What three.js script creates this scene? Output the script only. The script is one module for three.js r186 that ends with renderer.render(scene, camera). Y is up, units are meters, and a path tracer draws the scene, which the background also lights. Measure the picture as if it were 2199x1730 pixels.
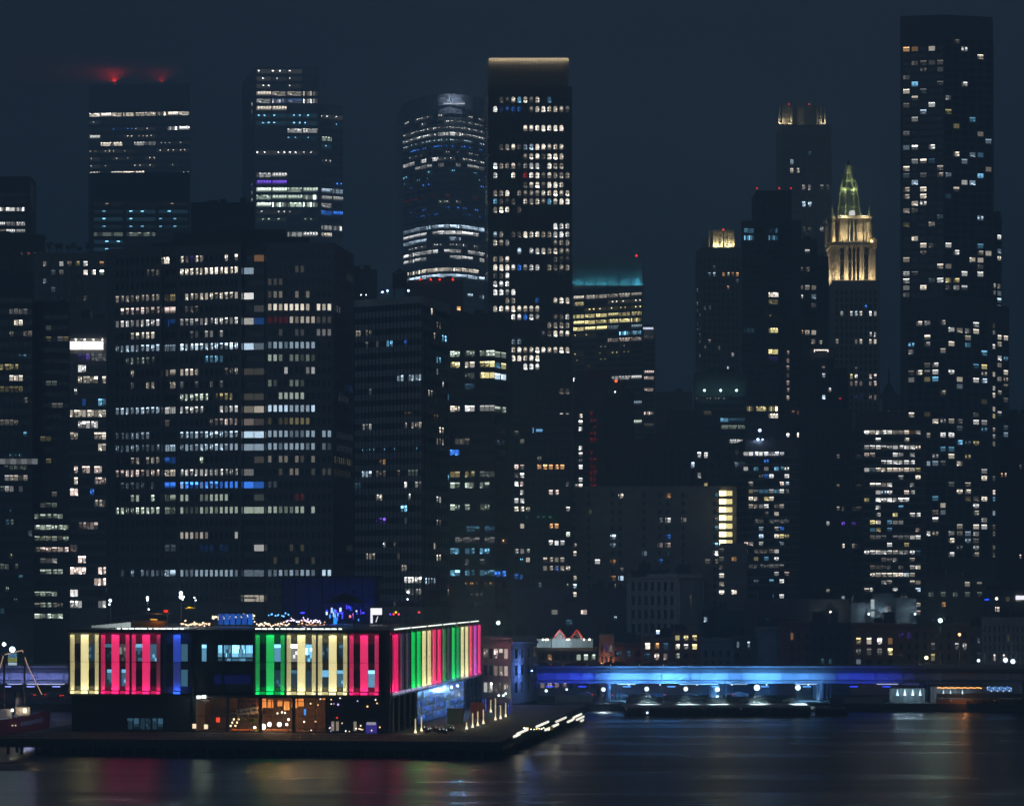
import * as THREE from 'three';
import { mergeGeometries } from 'three/addons/utils/BufferGeometryUtils.js';
import { ImprovedNoise } from 'three/addons/math/ImprovedNoise.js';
import { RectAreaLightUniformsLib } from 'three/addons/lights/RectAreaLightUniformsLib.js';

// ---------- camera, sky, faint city glow, exposure ----------
const F = 6000, CX = 1099.5, HY = 1248, EYE = 36;      // focal length and horizon in photo pixels, eye height in metres
const scene = new THREE.Scene();
const camera = new THREE.PerspectiveCamera(2 * Math.atan(HY / F) * 180 / Math.PI, 2199 / 1730, 1, 6000);
camera.position.set(0, EYE, 0);
camera.setViewOffset(2199, 2 * HY, 0, 0, 2199, 1730);  // level camera with a risen lens: uprights stay upright
const renderer = new THREE.WebGLRenderer({ antialias: true });
renderer.setSize(1024, 805);
renderer.toneMapping = THREE.LinearToneMapping;
renderer.toneMappingExposure = 1;
renderer.shadowMap.enabled = true;
RectAreaLightUniformsLib.init();
{ // low overcast night sky, lit from the city below: bluish near the horizon, greyer higher up, faint cloud mottling
  const w = 512, h = 256, d = new Float32Array(w * h * 4), n = new ImprovedNoise();
  for (let j = 0; j < h; j++) for (let i = 0; i < w; i++) {
    const el = Math.max(0, (j + .5) / h * 180 - 90), az = i / w * Math.PI * 2, t = Math.min(1, el / 14);
    const m = 1 + .22 * n.noise(Math.cos(az) * 9, el * .35, Math.sin(az) * 9) + .13 * n.noise(Math.cos(az) * 26, el * .9 + 7, Math.sin(az) * 26);
    d.set([(.0265 + .0015 * t) * m, (.0560 - .0230 * t) * m, (.0980 - .0460 * t) * m, 1], (j * w + i) * 4);
  }
  const sky = new THREE.DataTexture(d, w, h, THREE.RGBAFormat, THREE.FloatType);
  sky.mapping = THREE.EquirectangularReflectionMapping; sky.magFilter = THREE.LinearFilter; sky.needsUpdate = true;
  scene.background = sky; scene.environment = sky;
}
const glow = new THREE.DirectionalLight(0xb4d6f4, .30);   // the opposite bank's diffuse glow under the cloud
glow.position.set(-500, 700, 900); glow.target.position.set(0, 60, -1000); glow.castShadow = true; glow.shadow.radius = 60;
Object.assign(glow.shadow.camera, { left: -700, right: 700, top: 600, bottom: -600, near: 1, far: 4000 });
scene.add(glow, glow.target);
scene.fog = new THREE.FogExp2(0xa4cbe2, .00078);

// ---------- helpers ----------
const PX = (x, D) => (x - CX) * D / F, PY = (y, D) => EYE + (HY - y) * D / F;
const at = (x, y, D) => new THREE.Vector3(PX(x, D), PY(y, D), -D);
function rng(seed) { let a = seed >>> 0; return () => { a = a + 0x6D2B79F5 | 0; let t = Math.imul(a ^ a >>> 15, 1 | a); t = t + Math.imul(t ^ t >>> 7, 61 | t) ^ t; return ((t ^ t >>> 14) >>> 0) / 4294967296; }; }
const taken = new Map();
function numbered(n) { const k = taken.get(n) || 0; taken.set(n, k + 1); return k ? n + '_' + String(k).padStart(3, '0') : n; }
function thing(name, label, category, pos = [0, 0, 0], turn = 0, group) {
  const g = new THREE.Group(); g.name = numbered(name); g.position.set(...pos); g.rotation.y = turn;
  g.userData = { label, category }; if (group) g.userData.group = group; scene.add(g); return g;
}
function setting(name, geo, mat, pos) { const m = new THREE.Mesh(geo, mat); m.name = numbered(name); m.userData.kind = 'structure'; if (pos) m.position.set(...pos); m.castShadow = m.receiveShadow = true; scene.add(m); return m; }
function part(parent, name, geo, mat, pos = [0, 0, 0], rot, scale) {
  const m = new THREE.Mesh(geo, mat); m.name = name; m.position.set(...pos); if (rot) m.rotation.set(...rot); if (scale) m.scale.set(...scale);
  m.castShadow = m.receiveShadow = true; parent.add(m); return m;
}
const nest = (parent, child) => { parent.updateWorldMatrix(true, true); parent.attach(child); return child; };   // make a piece a sub-part where it stands
const UBOX = new THREE.BoxGeometry(1, 1, 1), USPH = new THREE.SphereGeometry(.5, 14, 10), UCYL = new THREE.CylinderGeometry(.5, .5, 1, 12);
const box = (p, name, mat, c, s, rot) => part(p, name, UBOX, mat, c, rot, s);
const cyl = (p, name, mat, c, r, h, rot) => part(p, name, UCYL, mat, c, rot, [2 * r, h, 2 * r]);
const ball = (p, name, mat, c, r) => part(p, name, USPH, mat, c, null, [2 * r, 2 * r, 2 * r]);
function rod(p, name, mat, a, b, r) {
  const A = new THREE.Vector3(...a), B = new THREE.Vector3(...b), m = part(p, name, UCYL, mat, A.clone().add(B).multiplyScalar(.5).toArray(), null, [2 * r, A.distanceTo(B), 2 * r]);
  m.quaternion.setFromUnitVectors(new THREE.Vector3(0, 1, 0), B.sub(A).normalize()); return m;
}
// weathered surface: fine grain and coarse patches of colour, drawn once and tinted
const grain = (() => { const n = new ImprovedNoise(), s = 256, d = new Uint8Array(s * s * 4), r = rng(5);
  for (let j = 0; j < s; j++) for (let i = 0; i < s; i++) { const v = 205 + 26 * n.noise(i / 9, j / 9, 1) + 30 * n.noise(i / 40, j / 27, 4) + 22 * (r() - .5); d.set([v, v, v, 255], (j * s + i) * 4); }
  const t = new THREE.DataTexture(d, s, s); t.wrapS = t.wrapT = THREE.RepeatWrapping; t.magFilter = THREE.LinearFilter; t.colorSpace = THREE.SRGBColorSpace; t.needsUpdate = true; return t; })();
const mats = new Map();
function mat(r, g, b, rough = .85, metal = 0, plain) {
  const k = [r, g, b, rough, metal, plain].join(); if (mats.has(k)) return mats.get(k);
  const m = new THREE.MeshStandardMaterial({ roughness: rough, metalness: metal }); m.color.setRGB(r, g, b); if (!plain) m.map = grain; mats.set(k, m); return m;
}
function glowMat(hex, power, base = .05) {
  const k = 'g' + [hex, power, base]; if (mats.has(k)) return mats.get(k);
  const m = new THREE.MeshStandardMaterial({ color: 0x222222, roughness: .4, emissive: hex, emissiveIntensity: power }); m.color.setRGB(base, base, base); mats.set(k, m); return m;
}
const GLASS = mat(.012, .017, .026, .12, 0, 1), DARK = mat(.02, .024, .03, .7), STEEL = mat(.06, .065, .075, .5, .4);
function point(p, hex, cd, pos, r = 6) { const l = new THREE.PointLight(hex, cd); l.position.set(...pos); l.castShadow = true; l.shadow.radius = r; p.add(l); return l; }
function spot(p, hex, cd, pos, to, angle) { const l = new THREE.SpotLight(hex, cd, 0, angle, .9); l.position.set(...pos); l.target.position.set(...to); l.castShadow = true; l.shadow.radius = 6; p.add(l, l.target); return l; }
function area(p, hex, nits, w, h, pos, to) { const l = new THREE.RectAreaLight(hex, nits, w, h); l.position.set(...pos); p.add(l); p.updateMatrixWorld(true); l.lookAt(p.localToWorld(new THREE.Vector3(...to))); return l; }

// ---------- lit windows: what one sees through them is a patchwork of ceiling lights, walls, blinds and furniture ----------
const TONE = { w: 0xfff3de, n: 0xf8f8f4, c: 0xcbe8ff, g: 0xe2f6e2, b: 0x3f86ff, t: 0x7fcbf5, a: 0xffbe7c, p: 0xffe6da, v: 0x8a5cff, r: 0xff3326, y: 0xf6e6a0, e: 0x49b98a };
const LEVEL = [0, .08, .28, .75, 1.7, 3.6, 7];
const winMats = new Map();
function winMat(tone, level, spots) {
  const k = tone + level + (spots ? 's' : ''); if (winMats.has(k)) return winMats.get(k);
  const L = LEVEL[level], a = (spots ? [9, 1, .1] : [4.5, 1, .2]).map((f) => { const m = new THREE.MeshStandardMaterial({ roughness: .3, emissive: TONE[tone], emissiveIntensity: L * f }); m.color.setRGB(.02, .025, .03); m.name = 'lit_window_' + k; return m; });
  winMats.set(k, a); return a;
}
function cells(nx, ny, pick, shape) {  // unit pane in the xy plane made of nx by ny cells, each of one of three glows
  const by = [[], [], []];
  for (let j = 0; j < ny; j++) for (let i = 0; i < nx; i++) by[pick(i, j)].push([i / nx - .5, j / ny - .5, (i + 1) / nx - .5, (j + 1) / ny - .5]);
  const pos = [], idx = [], geo = new THREE.BufferGeometry();
  by.forEach((list, g) => { const start = idx.length; for (const [a, b, c, d] of list) { const k = pos.length / 3; pos.push(a, b, 0, c, b, 0, c, d, 0, a, d, 0); idx.push(k, k + 1, k + 2, k, k + 2, k + 3); }
    if (shape && g === 1) { const k = pos.length / 3; pos.push(0, .5, 0); for (let q = 0; q <= 8; q++) pos.push(.5 * Math.cos(Math.PI * q / 8), .5 + .38 * Math.sin(Math.PI * q / 8), 0); for (let q = 0; q < 8; q++) idx.push(k, k + 1 + q, k + 2 + q); }
    geo.addGroup(start, idx.length - start, g); });
  geo.setAttribute('position', new THREE.Float32BufferAttribute(pos, 3)); geo.setIndex(idx); geo.computeVertexNormals(); return geo;
}
const R0 = rng(77);
const SMALL = Array.from({ length: 18 }, (_, v) => { const cut = Math.floor(R0() * 5), side = Math.floor(R0() * 3), lamp = R0();
  return cells(3, 5, (i, j) => v < 5 ? (j === 4 && lamp > .5 ? 0 : 1) : j < cut && R0() < .75 ? 2 : i === side && v % 3 === 0 ? 2 : j === 4 && lamp > .4 ? 0 : R0() < .12 ? 0 : 1); });
const ARCH = Array.from({ length: 8 }, (_, v) => { const cut = Math.floor(R0() * 3); return cells(3, 4, (i, j) => j === 2 && v % 2 ? 2 : j < cut && v > 2 ? 2 : R0() < .2 ? 0 : 1, true); });
const WIDE = Array.from({ length: 14 }, (_, v) => { const a = R0(), m = v % 4; const blind = Array.from({ length: 10 }, () => R0());
  return cells(10, 4, (i, j) => m === 0 ? (j === 3 && (i + v) % 3 === 0 ? 0 : blind[i] < .3 ? 2 : 1) : m === 1 ? (j >= 2 && i % 2 ? 0 : j === 0 ? 2 : 1) : m === 2 ? (blind[i] < .5 ? 2 : blind[i] > .9 ? 0 : 1) : R0() < .3 ? 2 : R0() < .12 ? 0 : 1); });
const SPOTS = Array.from({ length: 8 }, (_, v) => { const k = 1 + Math.floor(R0() * 6), q = (k + 4) % 9; return cells(10, 4, (i, j) => (i === k || (v % 2 && i === q)) && j === 2 ? 0 : 2); });

// ---------- towers: a glazed core, floor bands and piers standing proud of it, single lit windows between them ----------
function prism(pts, y0, y1) {
  const n = pts.length, pos = [], idx = [], quad = (a, b, c, d) => { const k = pos.length / 3; pos.push(...a, ...b, ...c, ...d); idx.push(k, k + 1, k + 2, k, k + 2, k + 3); };
  for (let i = 0; i < n; i++) { const [x, z] = pts[i], [u, w] = pts[(i + 1) % n]; quad([x, y0, z], [u, y0, w], [u, y1, w], [x, y1, z]); }
  const k = pos.length / 3, tri = THREE.ShapeUtils.triangulateShape(pts.map((p) => new THREE.Vector2(p[0], p[1])), []);
  for (const p of pts) pos.push(p[0], y1, p[1]); for (const t of tri) idx.push(k + t[0], k + t[1], k + t[2]);
  const g = new THREE.BufferGeometry(); g.setAttribute('position', new THREE.Float32BufferAttribute(pos, 3)); g.setIndex(idx);
  const f = g.toNonIndexed(); f.computeVertexNormals(); const P = f.attributes.position, uv = [];
  for (let i = 0; i < P.count; i++) uv.push((P.getX(i) + P.getZ(i)) / 24, P.getY(i) / 24); f.setAttribute('uv', new THREE.Float32BufferAttribute(uv, 2)); return f;
}
let seed = 100;
function tower(o) {
  const D = o.D || Math.min(...o.plan.map((p) => p[1])), back = o.back || 30, base = o.base ?? 2, pts = o.plan.map(([x, d]) => [PX(x, d), -d]);
  const mx = (pts[0][0] + pts.at(-1)[0]) / 2, mz = (pts[0][1] + pts.at(-1)[1]) / 2, ml = Math.hypot(mx, mz), bx = mx / ml * back, bz = mz / ml * back;   // side streets run away from the river
  const ox = mx + bx / 2, oz = mz + bz / 2, sideTurn = Math.atan2(-bx, -bz);
  const B = thing(o.n, o.label, o.cat, [ox, base, oz], 0, o.group);
  const top = PY(o.top, D), ring = [...pts, [pts.at(-1)[0] + bx, pts.at(-1)[1] + bz], [pts[0][0] + bx, pts[0][1] + bz]].map(([x, z]) => [x - ox, z - oz]);
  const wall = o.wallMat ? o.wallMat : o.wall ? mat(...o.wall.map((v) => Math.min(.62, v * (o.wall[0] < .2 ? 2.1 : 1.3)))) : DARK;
  part(B, o.faces?.some((f) => f.bare) || !o.faces ? 'wall' : 'glazed_core', prism(ring, 0, top - base), o.faces?.some((f) => f.bare) || !o.faces ? wall : o.core || GLASS);
  part(B, 'roof_slab', prism(ring.map(([x, z]) => [x * 1.004, z * 1.004]), top - base, top - base + .9), wall);
  for (const [a, b] of [[0, ring.length - 1], [o.plan.length - 1, o.plan.length]]) { const [x, z] = ring[a], [u, w] = ring[b]; box(B, 'side_wall', wall, [(x + u) / 2, (top - base) / 2, (z + w) / 2], [.3, top - base - .1, back - .6], [0, sideTurn, 0]); }
  if (!o.bareRoof) { const q = rng(Math.round(ox * 13 + D)), w = pts.at(-1)[0] - pts[0][0]; // cooling units, tanks and masts on the roof
    for (let k = 0, n = 2 + Math.floor(q() * 3); k < n; k++) { const h = 1 + q() * 2.4, u = (q() - .5) * .74; box(B, 'rooftop_unit', STEEL, [u * w, top - base + .9 + h / 2, (q() - .7) * back * .4], [2 + q() * w * .1, h, 2 + q() * 4]); }
    if (q() < .5) cyl(B, 'roof_mast', STEEL, [(q() - .5) * w * .6, top - base + 3.4, 0], .1, 5); }
  Object.assign(B, { boost: o.boost, topY: top + .9, D, ox, oz, base, rnd: rng(o.seed || seed++), plan: o.plan, wallMat: wall, litCount: 0, spare: new Map() });
  (o.faces || []).forEach((f) => face(B, f, top));
  for (const [x0, x1, y, dd = 6, deep = 12] of o.roofs || []) { const d = D + dd, w = PX(x1, d) - PX(x0, d), t = PY(y, d); box(B, 'roof_bulkhead', o.roofMat || wall, [(PX(x0, d) + PX(x1, d)) / 2 - ox, (t + top) / 2 - base, -d - deep / 2 - oz], [w, t - top, deep]); }
  for (const [m, list] of B.spare) { const g = part(B, 'window', mergeGeometries(list), m); g.userData.kind = 'stuff'; }
  return B;
}
function face(B, f, top) {
  const i = f.e || 0, [x0, d0] = B.plan[i], [x1, d1] = B.plan[i + 1], A = new THREE.Vector2(PX(x0, d0), -d0), C = new THREE.Vector2(PX(x1, d1), -d1);
  const L = A.distanceTo(C), dir = C.clone().sub(A).divideScalar(L), th = Math.atan2(-dir.y, dir.x), nx = Math.sin(th), nz = Math.cos(th), D = B.D;
  const put = (u, y, off) => [A.x + dir.x * u + nx * off - B.ox, y - B.base, A.y + dir.y * u + nz * off - B.oz];
  const ys = f.ys || Array.from({ length: f.rows }, (_, k) => f.y0 + k * f.dy), m = D / F;
  const uOf = (x) => L * (x - x0) / (x1 - x0), ua = uOf(f.px[0]), ub = uOf(f.px[1]), pitch = f.cols > 1 ? (ub - ua) / (f.cols - 1) : (f.cw || 10) * m, ww = pitch * f.w, wh = (f.hpx || f.dy * f.h) * m;
  const wm = f.mat ? mat(...f.mat) : B.wallMat, Y = ys.map((y) => PY(y, D)), bp = f.proud || .18;
  if (!f.bare) {
    const edges = [top, ...Y.flatMap((y) => [y + wh / 2, y - wh / 2]), f.foot !== undefined ? PY(f.foot, D) : B.base];
    for (let k = 0; k < edges.length; k += 2) { const h = edges[k] - edges[k + 1]; if (h > .05) box(B, 'floor_band', wm, put(L / 2, (edges[k] + edges[k + 1]) / 2, bp / 2 - .1), [L, h, bp + .2], [0, th, 0]); }
    const pw = pitch - ww, every = f.every || 1, pm = f.pierMat ? mat(...f.pierMat) : wm, ph = Y[0] + wh / 2 - (Y.at(-1) - wh / 2), pp = bp + (f.fin || .12), yc = (Y[0] + Y.at(-1)) / 2;
    if (pw > .01) { for (let c = 0; c <= f.cols; c += every) { const u = ua + (c - .5) * pitch; if (u > 0 && u < L) box(B, 'pier', pm, put(u, yc, pp / 2 - .1), [f.pierW || pw, ph, pp + .2], [0, th, 0]); }
      for (const [a, b] of [[0, ua - ww / 2], [ub + ww / 2, L]]) if (b - a > pw * .8) box(B, 'corner_pier', pm, put((a + b) / 2, yc, pp / 2 - .1), [b - a, ph, pp + .21], [0, th, 0]); }
  }
  const geos = f.arch ? ARCH : f.wide ? WIDE : SMALL, r = B.rnd;
  const light = (k, c, tone, level, kind) => {
    if (k < 0 || k >= ys.length || c < 0 || c >= f.cols || !level) return; level = Math.min(6, level + (B.boost || 0));
    const g = kind === 's' ? SPOTS : geos, geo = g[Math.floor(r() * g.length)], pos = put(ua + c * pitch, Y[k] - (f.arch ? wh * .12 : 0), .06), ms = winMat(tone, level, kind === 's'), sc = [ww * .98, wh * (f.arch ? .72 : .98), 1];
    if (B.litCount++ < 295) { part(B, 'window', geo, ms, pos, [0, th, 0], sc); return; }
    const q = new THREE.PlaneGeometry(sc[0], sc[1]); q.rotateY(th); q.translate(...pos); if (!B.spare.has(ms[1])) B.spare.set(ms[1], []); B.spare.get(ms[1]).push(q);
  };
  for (const [k, a, b, tone, level, p = 1, kind] of f.lit || []) for (let c = a; c <= b; c++) if (r() < p) { const lv = p < 1 || b > a ? Math.max(1, level - (r() < .3 ? 1 : 0)) : level; light(k, c, tone, lv, kind); }
  if (f.rand) { const { p = .1, row = 0, fill = .8, tones = 'wwnnc', levels = [1, 2, 2, 3], from = 0, to = ys.length - 1, spot = 0 } = f.rand;
    for (let k = from; k <= to; k++) { const active = r() < row, a = Math.floor(r() * f.cols * .4), b = f.cols - Math.floor(r() * f.cols * .4), tn = tones[Math.floor(r() * tones.length)], lv = levels[Math.floor(r() * levels.length)];
      for (let c = 0; c < f.cols; c++) { if (active && c >= a && c < b && r() < fill) light(k, c, r() < .85 ? tn : 'n', Math.max(1, lv - (r() < .35 ? 1 : 0)), r() < spot ? 's' : 0);
        else if (r() < p) light(k, c, tones[Math.floor(r() * tones.length)], levels[Math.floor(r() * levels.length)], r() < spot ? 's' : 0); } } }
}
// small lamp with its own light
function lampHead(p, hex, power, pos, r, cd) { const b = ball(p, 'lamp_head', glowMat(hex, power), pos, r); if (cd) point(p, hex, cd, [pos[0], pos[1], pos[2] + r + .1]); return b; }
// ---------- far towers, half lost in low cloud ----------
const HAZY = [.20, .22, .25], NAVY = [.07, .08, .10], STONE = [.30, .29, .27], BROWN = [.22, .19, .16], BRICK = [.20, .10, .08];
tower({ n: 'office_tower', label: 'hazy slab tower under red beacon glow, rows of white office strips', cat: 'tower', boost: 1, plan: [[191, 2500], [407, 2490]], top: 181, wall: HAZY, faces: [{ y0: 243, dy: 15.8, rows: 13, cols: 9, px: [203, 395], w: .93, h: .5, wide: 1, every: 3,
  lit: [[0, 0, 8, 'w', 4], [1, 0, 1, 'n', 2, .6, 's'], [2, 2, 3, 'b', 2, 1, 's'], [2, 3, 6, 'n', 2, .6, 's'], [2, 7, 8, 'n', 4], [3, 0, 0, 'n', 3], [3, 3, 7, 'w', 2, .7, 's'], [4, 1, 2, 'w', 4], [4, 4, 5, 'n', 3], [4, 6, 8, 'n', 1, .7, 's'], [5, 0, 8, 'w', 2, .5, 's'], [6, 0, 8, 'w', 2, .6, 's'], [7, 0, 8, 'n', 2, .6, 's'], [8, 0, 0, 'w', 4], [8, 2, 4, 'w', 4, .7], [8, 7, 8, 'n', 2, .5, 's'], [9, 0, 8, 'w', 2, .4, 's']] }] });
tower({ n: 'office_tower', label: 'navy blocky tower with blue-lit floors in front of hazy slab tower', cat: 'tower', plan: [[190, 1330], [196, 1320], [407, 1320]], top: 374, wall: [.09, .11, .15], faces: [{ e: 1, y0: 438, dy: 16.2, rows: 8, cols: 3, px: [232, 372], w: .9, h: .5, wide: 1,
  lit: [[0, 0, 2, 'p', 1, .6, 's'], [1, 0, 2, 't', 3, 1, 's'], [2, 0, 1, 't', 3, 1, 's'], [2, 2, 2, 't', 2, 1, 's'], [3, 0, 2, 't', 2, 1, 's'], [4, 0, 1, 'g', 3], [5, 0, 0, 't', 3, 1, 's'], [6, 0, 0, 't', 3, 1, 's'], [7, 0, 2, 't', 2, .5, 's']] }] });
tower({ n: 'tower_block', label: 'plain dark block without windows between two lit hazy towers', cat: 'building', plan: [[410, 1200], [546, 1200]], top: 439, wall: [.05, .055, .065] });
{ const lit = [[0, 0, 2, 'n', 3, 1, 's'], [1, 0, 2, 'n', 3, 1, 's'], [2, 0, 2, 'n', 3, .7, 's'], [3, 0, 3, 'w', 3], [4, 0, 3, 'n', 3], [4, 1, 2, 'b', 2], [5, 0, 1, 'w', 3], [6, 0, 3, 't', 3, 1, 's'], [7, 0, 3, 't', 3, 1, 's'], [8, 2, 3, 'n', 3, .7], [9, 2, 3, 't', 3, 1, 's'], [11, 0, 3, 'n', 3, 1, 's'], [14, 0, 1, 'n', 4], [15, 0, 1, 'v', 3], [15, 0, 3, 'n', 2, .5, 's'], [16, 0, 3, 'g', 4], [17, 0, 3, 'g', 4], [18, 0, 3, 'g', 4], [19, 0, 3, 'n', 2, .7, 's'], [20, 0, 3, 'g', 2, .7, 's'], [21, 2, 3, 'b', 2, .6], [22, 2, 3, 'n', 4]];
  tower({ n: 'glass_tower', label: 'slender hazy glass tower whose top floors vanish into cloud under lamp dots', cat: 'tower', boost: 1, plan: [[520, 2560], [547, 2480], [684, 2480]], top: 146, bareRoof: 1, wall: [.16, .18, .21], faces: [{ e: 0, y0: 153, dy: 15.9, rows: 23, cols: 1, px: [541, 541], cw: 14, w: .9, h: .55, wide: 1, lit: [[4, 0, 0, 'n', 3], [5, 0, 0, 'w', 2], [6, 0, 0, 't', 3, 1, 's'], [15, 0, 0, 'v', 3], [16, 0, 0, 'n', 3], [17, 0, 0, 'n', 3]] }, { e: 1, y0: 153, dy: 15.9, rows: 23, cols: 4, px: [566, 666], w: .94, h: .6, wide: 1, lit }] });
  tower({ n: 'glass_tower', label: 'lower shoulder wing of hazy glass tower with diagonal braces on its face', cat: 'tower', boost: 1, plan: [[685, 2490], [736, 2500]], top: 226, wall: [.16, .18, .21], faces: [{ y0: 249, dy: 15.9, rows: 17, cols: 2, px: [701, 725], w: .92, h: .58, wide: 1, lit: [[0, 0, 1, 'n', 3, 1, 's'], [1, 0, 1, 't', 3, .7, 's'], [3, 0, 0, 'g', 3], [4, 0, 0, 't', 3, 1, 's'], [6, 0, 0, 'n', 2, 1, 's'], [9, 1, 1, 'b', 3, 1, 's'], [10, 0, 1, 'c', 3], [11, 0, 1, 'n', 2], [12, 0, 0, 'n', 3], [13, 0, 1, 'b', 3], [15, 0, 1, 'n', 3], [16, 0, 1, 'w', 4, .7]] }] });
  const u = scene.children.at(-2), p = [PX(615, 2490) - u.ox, u.topY - u.base + 1, -2492 - u.oz]; box(u, 'crown_light', glowMat(0xdfeaff, 2), p, [8, .8, 1]); spot(u, 0xc4e0ff, 240000, [p[0], p[1] + 1, p[2]], [p[0], p[1] + 50, p[2] + 4], 1.25);
  const t = scene.children.at(-1); for (const [a, b] of [[240, 300], [362, 420], [490, 548]]) rod(t, 'brace', mat(.3, .32, .35), [PX(688, 2490) - t.ox, PY(a, 2490) - t.base, -2488 - t.oz], [PX(716, 2490) - t.ox, PY(b, 2490) - t.base, -2488 - t.oz], .35); }
{ const rows = 30, lit = (q) => [[0, 0, 3, 'n', 3, .3, 's'], [1, 0, 3, 'n', 3, .5, 's'], [2, 0, 3, 'n', 3, .9, 's'], [3, 0, 3, 'n', 4, 1, q % 2 ? 0 : 's'], [4, 0, 3, 'c', 3, .9, 's'], [5, 0, 3, 'b', 3, .6, 's'], [6, 0, 3, 'n', 2, .6, 's'], [7, 0, 3, 'n', q === 0 ? 4 : 3, .8, q ? 's' : 0], [8, 0, 3, 'n', 2, .5], [9, 0, 3, 't', 3, .5, 's'], [10, 0, 3, 't', 2, .5, 's'], [11, 0, 3, 'b', 3, .5, 's'], [13, 0, 3, 'r', 1, .3, 's'], [14, 0, 3, 'g', 3, .3, 's'], [15, 0, 3, 'b', 3, .7, 's'], [16, 0, 3, 'b', 2, .5, 's'], [18, 0, 3, 'c', q ? 4 : 3, .95], [19, 0, 3, 'n', q ? 4 : 3, .9], [20, 0, 3, 'c', 3, .6], [21, 0, 3, 'n', 3, .4, 's'], [22, 0, 3, 'n', q ? 3 : 4, .9], [23, 0, 3, 'n', 3, .6], [25, 0, 3, 'w', 4, .8], [26, 0, 3, 'c', 4, .9], [28, 2, 3, 'c', 2, .6, 's'], [29, 0, 3, 'c', 3, .6]];
  const plan = [[852, 2620], ...Array.from({ length: 8 }, (_, k) => { const x = 866 + k * 24.9; return [x, 2478 + 46 * ((x - 965) / 95) ** 2]; })];
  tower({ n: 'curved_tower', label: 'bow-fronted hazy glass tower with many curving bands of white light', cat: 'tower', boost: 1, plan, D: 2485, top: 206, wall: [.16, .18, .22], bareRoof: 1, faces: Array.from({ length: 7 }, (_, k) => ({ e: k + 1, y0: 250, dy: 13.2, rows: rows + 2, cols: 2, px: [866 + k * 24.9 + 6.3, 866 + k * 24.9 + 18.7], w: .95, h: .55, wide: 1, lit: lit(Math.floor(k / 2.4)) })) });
  const t = scene.children.at(-1); for (const x of [963, 987]) { const p = [PX(x, 2478) - t.ox, PY(223, 2478) - t.base, -2476 - t.oz]; box(t, 'crown_light', glowMat(0xe8f2ff, 2.4), p, [9, 1.2, 1]); spot(t, 0xc4e0ff, 140000, [p[0], p[1] + 8, p[2] - 20], [p[0], p[1] + 60, p[2] - 16], 1.2); point(t, 0xe0ecff, 900, [p[0], p[1] + 3, p[2] + 5]); } }
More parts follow.
